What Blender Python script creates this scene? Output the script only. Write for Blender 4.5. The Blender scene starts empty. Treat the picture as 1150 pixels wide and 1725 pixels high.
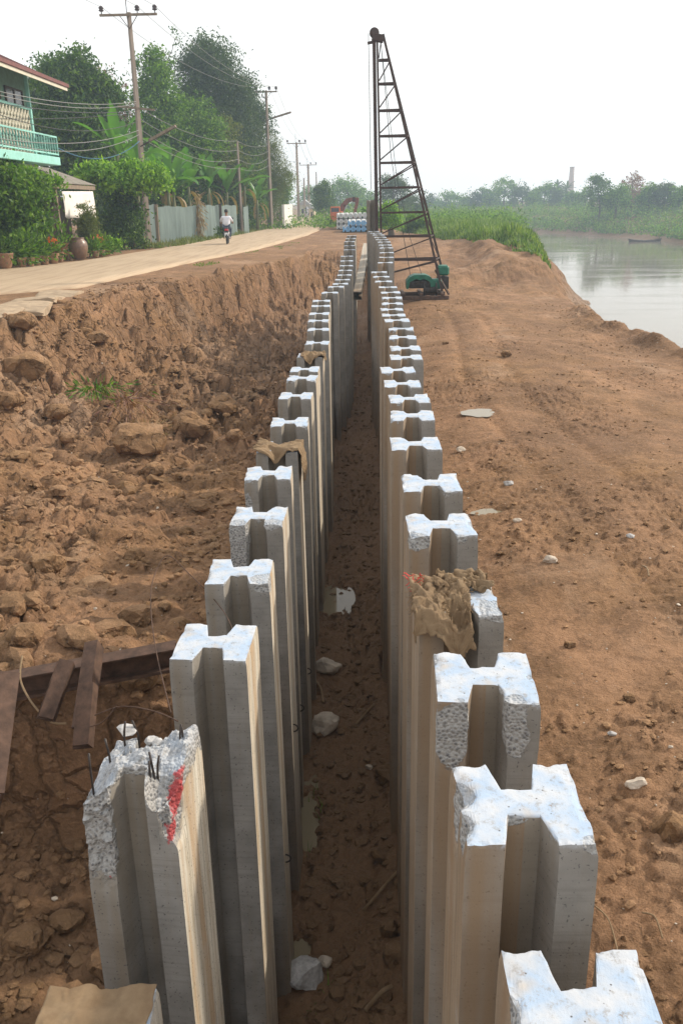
import bpy, math, random
import numpy as np
from mathutils import Vector, Matrix, Euler
random.seed(7); rng = np.random.default_rng(11)
PI = math.pi; R = math.radians
sc = bpy.context.scene; COL = sc.collection

# ------------------------------------------------------------------ camera
F_PX = 1450.0; CZ = 1.9                       # focal length in photo pixels, eye height over the road
_y = Vector((37, 520.5, -F_PX)).normalized()
_b = (37 * 75 + F_PX * F_PX) / 520.5
_z = -Vector((75, -_b, -F_PX)).normalized()
_x = _y.cross(_z)
M3 = Matrix((_x, _y, _z))                      # camera -> world
cam = bpy.data.cameras.new('camera'); cam_o = bpy.data.objects.new('camera', cam); COL.objects.link(cam_o)
cam.sensor_fit = 'VERTICAL'; cam.sensor_height = 36; cam.lens = 36 * F_PX / 1725
cam.clip_start = 0.05; cam.clip_end = 5000
cam_o.matrix_world = Matrix.Translation((0, 0, CZ)) @ M3.to_4x4()
sc.camera = cam_o

def ray(px, py): return M3 @ Vector((px - 575, 862.5 - py, -F_PX))
def G(px, py, z=0.0):                          # the point of height z seen there
    r = ray(px, py); t = (z - CZ) / r.z; return Vector((r.x * t, r.y * t, z))
def D(px, py, y):                              # the point at distance y seen there
    r = ray(px, py); t = y / r.y; return Vector((r.x * t, y, r.z * t + CZ))

# ------------------------------------------------------------------ sky, sun, exposure
SUN_EL, SUN_AZ = 33.0, 62.0                    # azimuth clockwise from +Y
w = bpy.data.worlds.new('World'); sc.world = w; w.use_nodes = True
nt = w.node_tree; nt.nodes.clear()
sky = nt.nodes.new('ShaderNodeTexSky'); sky.sky_type = 'NISHITA'; sky.sun_disc = False
sky.sun_elevation = R(SUN_EL); sky.sun_rotation = R(SUN_AZ); sky.dust_density = 4.0; sky.air_density = 1.2
mixn = nt.nodes.new('ShaderNodeMix'); mixn.data_type = 'RGBA'; mixn.inputs[0].default_value = 0.72
mixn.inputs[7].default_value = (12.6, 12.4, 12.1, 1)                 # bright thin overcast over the blue
bg = nt.nodes.new('ShaderNodeBackground'); bg.inputs[1].default_value = 0.15
wo = nt.nodes.new('ShaderNodeOutputWorld')
nt.links.new(sky.outputs[0], mixn.inputs[6]); nt.links.new(mixn.outputs[2], bg.inputs[0]); nt.links.new(bg.outputs[0], wo.inputs[0])
sun = bpy.data.lights.new('sun', 'SUN'); sun.energy = 5.0; sun.angle = R(2.5); sun.color = (1.0, 0.90, 0.76)
so = bpy.data.objects.new('sun', sun); COL.objects.link(so)
_d = Vector((math.sin(R(SUN_AZ)) * math.cos(R(SUN_EL)), math.cos(R(SUN_AZ)) * math.cos(R(SUN_EL)), math.sin(R(SUN_EL))))
so.rotation_euler = _d.to_track_quat('Z', 'Y').to_euler()
sc.view_settings.view_transform = 'Standard'; sc.view_settings.look = 'None'
sc.view_settings.exposure = -0.32; sc.view_settings.gamma = 1
sc.cycles.volume_bounces = 1; sc.cycles.max_bounces = 6; sc.cycles.diffuse_bounces = 3; sc.cycles.glossy_bounces = 3
sc.cycles.transmission_bounces = 4; sc.cycles.transparent_max_bounces = 6
sc.cycles.use_denoising = True

# ------------------------------------------------------------------ noise
def _h(ix, iy, iz, s):
    n = (ix.astype(np.int64) * 374761393 + iy.astype(np.int64) * 668265263 + iz.astype(np.int64) * 2147483647 + s * 974634777) & 0xffffffff
    n = ((n ^ (n >> 13)) * 1274126177) & 0xffffffff
    n = ((n ^ (n >> 16)) * 2246822519) & 0xffffffff
    return ((n ^ (n >> 15)) & 0xffffff) / float(0xffffff)
def n2(x, y, s=0):
    x = np.asarray(x, float); y = np.asarray(y, float)
    ix = np.floor(x); iy = np.floor(y); fx = x - ix; fy = y - iy; z = np.zeros_like(ix)
    u = fx * fx * (3 - 2 * fx); v = fy * fy * (3 - 2 * fy)
    a = _h(ix, iy, z, s); b = _h(ix + 1, iy, z, s); c = _h(ix, iy + 1, z, s); d = _h(ix + 1, iy + 1, z, s)
    return (a + (b - a) * u) * (1 - v) + (c + (d - c) * u) * v
def n3(x, y, z, s=0):
    x = np.asarray(x, float); y = np.asarray(y, float); z = np.asarray(z, float)
    iz = np.floor(z); f = z - iz; f = f * f * (3 - 2 * f)
    ix = np.floor(x); iy = np.floor(y); fx = x - ix; fy = y - iy
    u = fx * fx * (3 - 2 * fx); v = fy * fy * (3 - 2 * fy)
    o = []
    for k in (0, 1):
        a = _h(ix, iy, iz + k, s); b = _h(ix + 1, iy, iz + k, s); c = _h(ix, iy + 1, iz + k, s); d = _h(ix + 1, iy + 1, iz + k, s)
        o.append((a + (b - a) * u) * (1 - v) + (c + (d - c) * u) * v)
    return o[0] * (1 - f) + o[1] * f
def fbm(x, y, o=4, s=0, g=0.5):
    t = 0; a = 1; n = 0
    for k in range(o): t = t + a * (n2(x * 2**k + 17 * k, y * 2**k + 31 * k, s + k) * 2 - 1); n += a; a *= g
    return t / n
def fbm3(p, f, o=3, s=0):
    t = 0; a = 1; n = 0
    for k in range(o): t = t + a * (n3(p[:, 0] * f * 2**k, p[:, 1] * f * 2**k, p[:, 2] * f * 2**k, s + k) * 2 - 1); n += a; a *= .5
    return t / n
def worley(x, y, s=0):                         # F1, F2 and a random number of the nearest cell
    ix = np.floor(x); iy = np.floor(y); z = np.zeros_like(ix)
    f1 = np.full(x.shape, 9.); f2 = np.full(x.shape, 9.); rc = np.zeros(x.shape)
    for dx in (-1, 0, 1):
        for dy in (-1, 0, 1):
            cx = ix + dx; cy = iy + dy
            d = np.hypot(cx + _h(cx, cy, z, s) - x, cy + _h(cx, cy, z, s + 5) - y)
            r = _h(cx, cy, z, s + 9); m = d < f1
            f2 = np.where(m, f1, np.minimum(f2, d)); rc = np.where(m, r, rc); f1 = np.where(m, d, f1)
    return f1, f2, rc
def ss(a, b, x):
    t = np.clip((x - a) / (b - a), 0, 1); return t * t * (3 - 2 * t)
def clods(x, y, f, s):
    wx = x + .25 / f * fbm(x * f * 1.7, y * f * 1.7, 2, s + 40); wy = y + .25 / f * fbm(x * f * 1.7 + 9, y * f * 1.7, 2, s + 41)
    f1, f2, rc = worley(wx * f, wy * f, s)
    return (ss(0, .32, f2 - f1) * (0.35 + rc) - .5) / f

# ------------------------------------------------------------------ materials
class NM:
    def __init__(s, name):
        s.m = bpy.data.materials.new(name); s.m.use_nodes = True; s.t = s.m.node_tree; s.t.nodes.clear()
        s.out = s.n('OutputMaterial'); s.b = s.n('BsdfPrincipled'); s.l(s.b.outputs[0], s.out.inputs[0])
    def n(s, k, **kw):
        nd = s.t.nodes.new('ShaderNode' + k)
        for a, v in kw.items(): setattr(nd, a, v)
        return nd
    def l(s, a, b): s.t.links.new(a, b)
    def sock(s, v, inp):
        if hasattr(v, 'links'): s.l(v, inp)
        else: inp.default_value = v
    def co(s, kind='Object', scale=None):
        c = s.n('TexCoord').outputs[kind]
        if scale:
            mp = s.n('Mapping'); mp.inputs['Scale'].default_value = scale; s.l(c, mp.inputs[0]); c = mp.outputs[0]
        return c
    def noise(s, co, scale, detail=4, rough=.55):
        nd = s.n('TexNoise'); nd.inputs['Scale'].default_value = scale; nd.inputs['Detail'].default_value = detail
        nd.inputs['Roughness'].default_value = rough
        if co is not None: s.l(co, nd.inputs['Vector'])
        return nd.outputs['Fac']
    def ramp(s, fac, stops):
        r = s.n('ValToRGB'); e = r.color_ramp.elements
        while len(e) < len(stops): e.new(.5)
        for k, (p, c) in enumerate(stops):
            e[k].position = p; e[k].color = (*c, 1) if hasattr(c, '__len__') else (c, c, c, 1)
        s.l(fac, r.inputs[0]); return r.outputs[0]
    def mix(s, f, a, b, mode='MIX'):
        m = s.n('Mix', data_type='RGBA', blend_type=mode); s.sock(f, m.inputs[0])
        for v, i in ((a, 6), (b, 7)):
            if not hasattr(v, 'links'): v = (*v, 1)[:4]
            s.sock(v, m.inputs[i])
        return m.outputs[2]
    def math(s, op, a, b=0.0, clamp=False):
        m = s.n('Math', operation=op, use_clamp=clamp); s.sock(a, m.inputs[0]); s.sock(b, m.inputs[1]); return m.outputs[0]
    def bump(s, h, st=.5, d=.01, nrm=None):
        b = s.n('Bump'); b.inputs['Strength'].default_value = st; b.inputs['Distance'].default_value = d; s.l(h, b.inputs['Height'])
        if nrm: s.l(nrm, b.inputs['Normal'])
        return b.outputs[0]
    def set(s, col=None, rough=None, nrm=None, metal=None, spec=None):
        if col is not None: s.sock((*col, 1)[:4] if not hasattr(col, 'links') else col, s.b.inputs['Base Color'])
        if rough is not None: s.sock(rough, s.b.inputs['Roughness'])
        if nrm is not None: s.l(nrm, s.b.inputs['Normal'])
        if metal is not None: s.b.inputs['Metallic'].default_value = metal
        if spec is not None: s.b.inputs['Specular IOR Level'].default_value = spec
        return s.m

def simple(name, col, rough=.7, var=.25, scale=6, metal=0, bump=.2, spec=.4, streak=False):
    m = NM(name); c = m.co('Object', (1, 1, .15) if streak else (1, 1, 1))
    n = m.noise(c, scale, 5, .65)
    lo = tuple(v * (1 - var) for v in col); hi = tuple(min(1, v * (1 + var)) for v in col)
    return m.set(m.ramp(n, [(.3, lo), (.7, hi)]), rough, m.bump(n, bump, .01), metal, spec)

def mat_dirt(name, dry, ochre, damp, wetz=(-2.35, -1.5)):
    m = NM(name); c = m.co('Object')
    big = m.noise(c, .35, 4); mid = m.noise(c, 2.3, 6, .65); fine = m.noise(c, 22, 6, .7); vf = m.noise(c, 110, 3, .7)
    a = m.mix(m.ramp(big, [(.4, 0.), (.62, 1.)]), dry, ochre)
    a = m.mix(m.ramp(mid, [(.38, 0.), (.66, .85)]), a, tuple(v * .45 for v in ochre))
    pt = m.noise(m.co('Object', (1, .6, 1)), .9, 5, .6); a = m.mix(m.ramp(pt, [(.5, 0.), (.68, .6)]), a, tuple(min(1, v * 1.45) for v in dry))
    dp = m.noise(m.co('Object', (1, .45, 1)), .55, 6, .62); a = m.mix(m.ramp(dp, [(.5, 0.), (.6, .5)]), a, tuple(v * .52 for v in dry)); a = m.mix(m.ramp(dp, [(.34, .45), (.44, 0.)]), a, (.44, .31, .21))
    a = m.mix(m.ramp(m.noise(c, 6.5, 6, .7), [(.50, 0.), (.62, .6)]), a, tuple(v * .55 for v in dry)); a = m.mix(m.ramp(fine, [(.50, 0.), (.72, .6)]), a, tuple(min(1, v * 1.55) for v in dry))
    a = m.mix(m.ramp(vf, [(.35, .55), (.5, 0.)]), a, tuple(v * .45 for v in dry))
    vo = m.n('TexVoronoi'); vo.inputs['Scale'].default_value = 26; m.l(c, vo.inputs['Vector'])      # pale grit
    gr = m.math('MULTIPLY', m.ramp(vo.outputs['Distance'], [(.08, 1.), (.16, 0.)]), m.ramp(vo.outputs['Color'], [(.86, 0.), (.9, .8)]))
    a = m.mix(gr, a, (.45, .40, .36))
    pos = m.n('NewGeometry').outputs['Position']; sx = m.n('SeparateXYZ'); m.l(pos, sx.inputs[0])
    zz = m.math('ADD', sx.outputs[2], m.math('MULTIPLY', m.math('SUBTRACT', mid, .5), 1.2))
    mr = m.n('MapRange'); mr.interpolation_type = 'SMOOTHSTEP'
    mr.inputs[1].default_value = wetz[0]; mr.inputs[2].default_value = wetz[1]; mr.inputs[3].default_value = 1; mr.inputs[4].default_value = 0
    m.l(zz, mr.inputs[0]); wet = mr.outputs[0]
    a = m.mix(m.math('MULTIPLY', wet, .85), a, m.mix(fine, tuple(v * .6 for v in damp), damp))
    rg = m.math('SUBTRACT', .95, m.math('MULTIPLY', wet, m.ramp(big, [(.4, .2), (.7, .45)])))
    vo2 = m.n('TexVoronoi', feature='DISTANCE_TO_EDGE'); vo2.inputs['Scale'].default_value = 9; m.l(c, vo2.inputs['Vector'])
    hh = m.math('ADD', m.math('MULTIPLY', fine, 1.0), m.math('MULTIPLY', vf, .25))
    b = m.bump(hh, .9, .035)
    b = m.bump(m.ramp(vo2.outputs[0], [(0, 0.), (.08, 1.)]), .16, .02, b)
    gn = m.n('SeparateXYZ'); m.l(m.n('NewGeometry').outputs['True Normal'], gn.inputs[0])
    wv = m.n('VectorMath', operation='ADD'); m.l(m.co('Object', (1.0, 1.3, .55)), wv.inputs[0]); nv = m.n('TexNoise'); nv.inputs['Scale'].default_value = 2.5; nv.inputs['Detail'].default_value = 4
    vs = m.n('VectorMath', operation='SCALE'); vs.inputs['Scale'].default_value = .5; m.l(c, nv.inputs['Vector']); m.l(nv.outputs['Color'], vs.inputs[0]); m.l(vs.outputs[0], wv.inputs[1])
    vo3 = m.n('TexVoronoi', feature='DISTANCE_TO_EDGE'); vo3.inputs['Scale'].default_value = 3.2; m.l(wv.outputs[0], vo3.inputs['Vector'])
    steep = m.ramp(gn.outputs[2], [(.55, 1.), (.93, 0.)]); ck = m.ramp(vo3.outputs[0], [(0, 0.), (.10, 1.)])
    b = m.bump(m.math('MULTIPLY', ck, steep), .7, .06, b)
    crack = m.math('MULTIPLY', m.ramp(vo3.outputs[0], [(0, .7), (.045, 0.)]), steep); a = m.mix(m.math('MULTIPLY', crack, .7), a, tuple(v * .3 for v in dry))
    return m.set(a, rg, b, spec=.25)
M = {}
M['dirt'] = mat_dirt('red_clay_soil', (.30, .172, .096), (.30, .17, .08), (.26, .155, .085))
M['clod'] = mat_dirt('clay_clod', (.345, .205, .112), (.35, .205, .095), (.25, .155, .085))

def mat_conc(name, side_tint, brown=0.0):
    m = NM(name); c = m.co('Object'); cs = m.co('Object', (1, 1, .06))
    oi = m.n('ObjectInfo').outputs['Random']
    n1 = m.noise(c, 5, 6, .6); fine = m.noise(c, 60, 4, .7); strk = m.noise(cs, 28, 5, .7); strk2 = m.noise(cs, 9, 3, .5)
    g = m.mix(m.ramp(n1, [(.3, 0.), (.7, 1.)]), (.19, .184, .172), (.33, .32, .30)); oi2 = m.noise(m.co('Object', (1, 1, 1.0)), 1.3, 5, .7)
    g = m.mix(m.ramp(oi2, [(.45, 0.), (.7, .7)]), g, (.34, .32, .29)); hz_ = m.noise(m.co('Object', (.5, .5, 16)), 3, 4, .7); g = m.mix(m.ramp(hz_, [(.52, 0.), (.72, .45)]), g, (.15, .14, .13))
    g = m.mix(m.ramp(strk2, [(.42, 0.), (.62, .6)]), g, (.24, .19, .13)); g = m.mix(m.math('MULTIPLY', oi, .35), g, (.20, .165, .125))
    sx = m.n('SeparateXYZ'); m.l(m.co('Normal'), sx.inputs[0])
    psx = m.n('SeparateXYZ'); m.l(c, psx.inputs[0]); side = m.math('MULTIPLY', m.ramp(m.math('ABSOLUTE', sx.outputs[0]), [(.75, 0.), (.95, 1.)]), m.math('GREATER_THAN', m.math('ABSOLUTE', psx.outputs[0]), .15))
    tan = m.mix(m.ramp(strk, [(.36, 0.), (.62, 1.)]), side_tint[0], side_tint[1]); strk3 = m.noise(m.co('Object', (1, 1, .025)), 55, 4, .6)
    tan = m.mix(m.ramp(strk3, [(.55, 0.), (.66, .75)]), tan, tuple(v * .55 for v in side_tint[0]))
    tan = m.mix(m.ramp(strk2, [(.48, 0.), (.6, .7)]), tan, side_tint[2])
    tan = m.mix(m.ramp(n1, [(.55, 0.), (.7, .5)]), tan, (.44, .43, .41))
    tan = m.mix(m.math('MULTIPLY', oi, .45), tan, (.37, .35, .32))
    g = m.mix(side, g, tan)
    g = m.mix(m.ramp(m.noise(c, 95, 2, .5), [(.66, 0.), (.70, .8)]), g, (.09, .085, .08))                   # pores
    ps = m.n('SeparateXYZ'); m.l(c, ps.inputs[0]); z = ps.outputs[2]
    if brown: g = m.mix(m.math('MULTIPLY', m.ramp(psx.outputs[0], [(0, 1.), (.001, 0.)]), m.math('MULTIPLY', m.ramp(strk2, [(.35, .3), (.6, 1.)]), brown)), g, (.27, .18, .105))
    # rain-washed brown band low down, mud splash
    mud = m.n('MapRange'); mud.inputs[1].default_value = -3.4; mud.inputs[2].default_value = -1.7; mud.inputs[3].default_value = .8; mud.inputs[4].default_value = 0
    m.l(m.math('ADD', z, m.math('MULTIPLY', strk, .9)), mud.inputs[0])
    g = m.mix(mud.outputs[0], g, (.24, .155, .09))
    # exposed aggregate
    ag = m.n('Attribute', attribute_name='agg').outputs['Fac']
    vo = m.n('TexVoronoi'); vo.inputs['Scale'].default_value = 75; m.l(c, vo.inputs['Vector'])
    st = m.mix(m.ramp(vo.outputs['Color'], [(.3, 0.), (.7, 1.)]), (.15, .15, .155), (.38, .37, .355))
    st = m.mix(m.ramp(vo.outputs['Distance'], [(.32, 0.), (.5, .8)]), st, (.42, .41, .39)); st = m.mix(m.ramp(m.noise(c, 40, 5, .7), [(.4, 0.), (.65, .6)]), st, (.27, .26, .245))
    agm = m.ramp(m.math('ADD', ag, m.math('MULTIPLY', m.math('SUBTRACT', m.noise(c, 14, 6, .75), .5), 1.5)), [(.42, 0.), (.5, 1.)])
    g = m.mix(agm, g, st)
    # whitewash on the top and over its edge
    up = m.ramp(sx.outputs[2], [(.45, 0.), (.75, 1.)])
    edge = m.n('MapRange'); edge.inputs[1].default_value = -.035; edge.inputs[2].default_value = -.005
    m.l(m.math('SUBTRACT', z, m.math('MULTIPLY', m.math('SUBTRACT', n1, .35), .12)), edge.inputs[0])
    n4 = m.noise(c, 17, 5, .75)
    wm = m.math('MAXIMUM', m.math('MULTIPLY', up, m.ramp(n4, [(.60, 1.), (.70, .12)])), m.math('MULTIPLY', edge.outputs[0], m.ramp(n4, [(.47, .9), (.55, .05)])))
    tp = m.n('MapRange'); tp.inputs[1].default_value = -.25; tp.inputs[2].default_value = -.12; m.l(z, tp.inputs[0])
    wm = m.math('MULTIPLY', wm, tp.outputs[0])
    wm = m.math('MULTIPLY', wm, m.math('SUBTRACT', 1.0, m.math('MULTIPLY', agm, .55)))
    blu = m.mix(m.ramp(m.noise(c, 9, 3), [(.4, 0.), (.6, 1.)]), (.50, .525, .56), (.37, .465, .59))
    blu = m.mix(m.ramp(m.noise(c, 6, 2), [(.58, 0.), (.7, .6)]), blu, (.50, .40, .28)); blu = m.mix(m.ramp(m.noise(c, 30, 6, .8), [(.54, 0.), (.64, .75)]), blu, (.30, .29, .28)); sp_ = m.n('TexVoronoi'); sp_.inputs['Scale'].default_value = 60; m.l(c, sp_.inputs['Vector']); blu = m.mix(m.math('MULTIPLY', m.ramp(sp_.outputs['Distance'], [(.12, 1.), (.2, 0.)]), m.ramp(sp_.outputs['Color'], [(.78, 0.), (.8, .9)])), blu, (.08, .075, .07))
    g = m.mix(wm, g, blu)
    red = m.n('Attribute', attribute_name='red').outputs['Fac']
    g = m.mix(m.ramp(m.math('ADD', red, m.math('MULTIPLY', m.math('SUBTRACT', n4, .5), 2.6)), [(.5, 0.), (.75, .85)]), g, (.42, .035, .04))
    hb = m.math('ADD', m.math('MULTIPLY', fine, .3), m.math('MULTIPLY', agm, m.math('MULTIPLY', vo.outputs['Distance'], -1.6)))
    return m.set(g, .85, m.bump(hb, .55, .012), spec=.3)
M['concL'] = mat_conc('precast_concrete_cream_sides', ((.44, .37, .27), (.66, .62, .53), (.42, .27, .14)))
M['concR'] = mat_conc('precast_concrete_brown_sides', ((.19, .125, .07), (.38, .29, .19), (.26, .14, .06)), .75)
M['rust'] = simple('rusty_steel', (.085, .048, .032), .8, .5, 14, bump=.4)
M['rustdark'] = simple('dark_oxidised_steel', (.055, .032, .026), .7, .4, 9)
M['strand'] = simple('steel_strand', (.06, .05, .045), .5, .4, 40, metal=.5)
m = NM('burlap_cloth'); c = m.co('Object'); wa = m.n('TexWave'); wa.inputs['Scale'].default_value = 170; wb = m.n('TexWave', bands_direction='Y'); wb.inputs['Scale'].default_value = 170; m.l(c, wa.inputs[0]); m.l(c, wb.inputs[0])
nn1 = m.noise(c, 9, 6, .7); M['sack'] = m.set(m.mix(m.math('MULTIPLY', m.math('MULTIPLY', wa.outputs['Fac'], wb.outputs['Fac']), .5), m.ramp(nn1, [(.3, (.28, .17, .085)), (.7, (.48, .33, .19))]), (.52, .41, .27)), .95, m.bump(m.math('ADD', m.math('MULTIPLY', m.math('ADD', wa.outputs['Fac'], wb.outputs['Fac']), .25), nn1), .8, .012))
M['water'] = None

# ------------------------------------------------------------------ mesh helpers
def link(o, parent=None):
    COL.objects.link(o)
    if parent is not None: o.parent = parent
    return o
def mesh_np(name, V, Fq, mat, parent=None, smooth=True, attrs=None, mi=None):
    """V (n,3); Fq (m,3|4) index array or list of such arrays"""
    V = np.asarray(V, np.float32); Fs = Fq if isinstance(Fq, list) else [Fq]
    me = bpy.data.meshes.new(name); me.vertices.add(len(V)); me.vertices.foreach_set('co', V.ravel())
    loops = np.concatenate([np.asarray(f, np.int32).ravel() for f in Fs]); tot = np.concatenate([np.full(len(f), np.asarray(f).shape[1], np.int32) for f in Fs])
    st = np.concatenate([[0], np.cumsum(tot)[:-1]]).astype(np.int32)
    me.loops.add(len(loops)); me.loops.foreach_set('vertex_index', loops)
    me.polygons.add(len(tot)); me.polygons.foreach_set('loop_start', st); me.polygons.foreach_set('loop_total', tot)
    me.update(calc_edges=True)
    me.polygons.foreach_set('use_smooth', np.full(len(tot), bool(smooth)))
    for m_ in (mat if isinstance(mat, (list, tuple)) else [mat]): me.materials.append(m_)
    if mi is not None: me.polygons.foreach_set('material_index', np.asarray(mi, np.int32))
    for k, a in (attrs or {}).items():
        at = me.attributes.new(k, 'FLOAT', 'POINT'); at.data.foreach_set('value', np.asarray(a, np.float32))
    me.validate(); me.update()
    return link(bpy.data.objects.new(name, me), parent)
class MB:
    def __init__(s): s.v = []; s.f = []
    def add(s, vs, fs):
        o = len(s.v); s.v += [tuple(v) for v in vs]; s.f += [tuple(i + o for i in f) for f in fs]; return s
    def box(s, c, d, rot=None, bev=0.0):
        c = Vector(c); hx, hy, hz = d[0] / 2, d[1] / 2, d[2] / 2
        if bev <= 0:
            vs = [Vector((x, y, z)) for z in (-hz, hz) for x, y in ((-hx, -hy), (hx, -hy), (hx, hy), (-hx, hy))]
            fs = [(3, 2, 1, 0), (4, 5, 6, 7), (0, 1, 5, 4), (1, 2, 6, 5), (2, 3, 7, 6), (3, 0, 4, 7)]
        else:
            b = min(bev, hx * .9, hy * .9, hz * .9); vs = []; fs = []
            for z, k in ((-hz, 1), (-hz + b, 0), (hz - b, 0), (hz, 1)):
                e = b if k else 0
                for x, y in ((-hx + b, -hy + e), (hx - b, -hy + e), (hx - e, -hy + b), (hx - e, hy - b), (hx - b, hy - e), (-hx + b, hy - e), (-hx + e, hy - b), (-hx + e, -hy + b)):
                    vs.append(Vector((x, y, z)))
            for l in range(3):
                for k in range(8): fs.append((l * 8 + k, l * 8 + (k + 1) % 8, l * 8 + 8 + (k + 1) % 8, l * 8 + 8 + k))
            fs.append(tuple(range(7, -1, -1))); fs.append(tuple(range(24, 32)))
        if rot is not None:
            q = rot if isinstance(rot, Matrix) else Euler(rot).to_matrix(); vs = [q @ v for v in vs]
        return s.add([v + c for v in vs], fs)
    def bar(s, a, b, wd, ht=None, up=(0, 0, 1)):
        a = Vector(a); b = Vector(b); d = b - a; L = d.length
        if L < 1e-6: return s
        z = d / L; u = Vector(up)
        if abs(z.dot(u)) > .98: u = Vector((0, 1, 0))
        x = u.cross(z).normalized(); y = z.cross(x)
        return s.box((a + b) / 2, (wd, ht or wd, L), Matrix((x, y, z)).transposed())
    def tube(s, pts, r, n=6, cap=True):
        pts = [Vector(p) for p in pts]; rs = r if hasattr(r, '__len__') else [r] * len(pts)
        o = len(s.v); prev = None
        for i, p in enumerate(pts):
            d = (pts[min(i + 1, len(pts) - 1)] - pts[max(i - 1, 0)]).normalized()
            if prev is None: u = Vector((0, 0, 1)) if abs(d.z) < .9 else Vector((1, 0, 0)); x = u.cross(d).normalized()
            else: x = (prev - d * prev.dot(d)).normalized()
            prev = x; y = d.cross(x)
            for k in range(n):
                a = 2 * PI * k / n; s.v.append(tuple(p + (x * math.cos(a) + y * math.sin(a)) * rs[i]))
        for i in range(len(pts) - 1):
            for k in range(n): s.f.append((o + i * n + k, o + i * n + (k + 1) % n, o + (i + 1) * n + (k + 1) % n, o + (i + 1) * n + k))
        if cap: s.f.append(tuple(o + k for k in range(n - 1, -1, -1))); s.f.append(tuple(o + (len(pts) - 1) * n + k for k in range(n)))
        return s
    def lathe(s, c, prof, n=16, axis=None):
        c = Vector(c); o = len(s.v); q = axis or Matrix.Identity(3)
        for r, z in prof:
            for k in range(n): s.v.append(tuple(c + q @ Vector((r * math.cos(2 * PI * k / n), r * math.sin(2 * PI * k / n), z))))
        for i in range(len(prof) - 1):
            for k in range(n): s.f.append((o + i * n + k, o + i * n + (k + 1) % n, o + (i + 1) * n + (k + 1) % n, o + (i + 1) * n + k))
        s.f.append(tuple(o + k for k in range(n - 1, -1, -1))); s.f.append(tuple(o + (len(prof) - 1) * n + k for k in range(n)))
        return s
    def prism(s, poly, p0, ax, ay, dz):                              # polygon in plane (ax, ay) at p0, extruded by dz
        p0 = Vector(p0); ax = Vector(ax); ay = Vector(ay); dz = Vector(dz); n = len(poly)
        vs = [p0 + ax * a + ay * b for a, b in poly]; vs += [v + dz for v in vs]
        return s.add(vs, [tuple(range(n - 1, -1, -1)), tuple(range(n, 2 * n))] + [(k, (k + 1) % n, n + (k + 1) % n, n + k) for k in range(n)])
    def quad(s, a, b, c, d): return s.add([a, b, c, d], [(0, 1, 2, 3)])
    def build(s, name, mat, parent=None, smooth=False):
        me = bpy.data.meshes.new(name); me.from_pydata(s.v, [], s.f)
        for m_ in (mat if isinstance(mat, (list, tuple)) else [mat]): me.materials.append(m_)
        if smooth:
            me.polygons.foreach_set('use_smooth', np.ones(len(me.polygons), bool))
        me.update()
        return link(bpy.data.objects.new(name, me), parent)
def tag(o, label=None, cat=None, group=None, kind=None):
    if label: o['label'] = label
    if cat: o['category'] = cat
    if group: o['group'] = group
    if kind: o['kind'] = kind
    return o
def thing(name, label, cat, loc=(0, 0, 0), group=None, rz=0):
    o = bpy.data.objects.new(name, None); o.empty_display_size = .2; link(o); o.location = loc; o.rotation_euler = (0, 0, rz)
    return tag(o, label, cat, group)
def copy_tree(o, parent=None):
    c = o.copy(); COL.objects.link(c); c.parent = parent
    for ch in [x for x in bpy.data.objects if x.parent == o]: copy_tree(ch, c)
    return c
def place(mb_obj, at):                          # give a world-built mesh its origin at 'at'
    at = Vector(at); mb_obj.data.transform(Matrix.Translation(-at)); mb_obj.location = at; return mb_obj

# ------------------------------------------------------------------ ground
ST = [  # y : crest, mid, foot, behind the left row   (x, z)
 (0,   (-7.0, -.10), (-4.2, -.75), (-2.2, -.95), (-.93, -1.10)),
 (5,   (-6.8, -.10), (-4.2, -.65), (-2.2, -.85), (-.93, -.95)),
 (8,   (-6.9, -.10), (-4.6, -.75), (-2.4, -1.15), (-.93, -1.35)),
 (12,  (-7.15, -.08), (-6.0, -1.15), (-3.9, -1.65), (-.93, -1.75)),
 (16,  (-7.1, -.10), (-5.8, -1.35), (-3.8, -1.9), (-1.0, -2.0)),
 (22,  (-6.0, -.10), (-5.1, -1.5), (-3.0, -2.2), (-1.0, -2.25)),
 (28,  (-4.6, -.12), (-3.9, -1.7), (-2.3, -2.3), (-1.0, -2.35)),
 (36,  (-2.9, -.12), (-2.4, -1.4), (-1.5, -2.25), (-1.0, -2.35)),
 (40,  (-2.3, -.10), (-2.0, -1.0), (-1.4, -1.9), (-1.1, -2.0)),
 (300, (-2.3, -.10), (-2.0, -1.0), (-1.4, -1.9), (-1.1, -2.0))]
SY = np.array([s[0] for s in ST], float); SP = np.array([s[1:] for s in ST], float)
RR = np.array([(-9.2, -20), (-9.1, 20.8), (-7.3, 22.5), (-6.4, 31), (-4.9, 41), (-3.7, 60), (-3.4, 74), (-4.8, 107), (-9, 150), (-30, 230)], float)
RL = np.array([(-12.6, -20), (-12.5, 30), (-10.9, 34), (-10.4, 38), (-9.6, 46), (-8.6, 62), (-7.9, 85), (-9.0, 110), (-13.5, 150), (-34, 230)], float)
NEAR = [(7.4, -20), (7.0, 8), (6.45, 17), (5.9, 21.4), (6.05, 24), (6.4, 30), (7.7, 39.6), (9.6, 52), (13.5, 80), (17.5, 110), (17.5, 140), (8, 163), (-20, 178), (-120, 190)]
FAR = [(-120, 215), (-40, 212), (-8, 206), (14, 192), (28, 176), (33, 157), (39, 133), (40, 110), (43, 70), (50, -20)]
POLY = np.array(NEAR + FAR, float)
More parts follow.
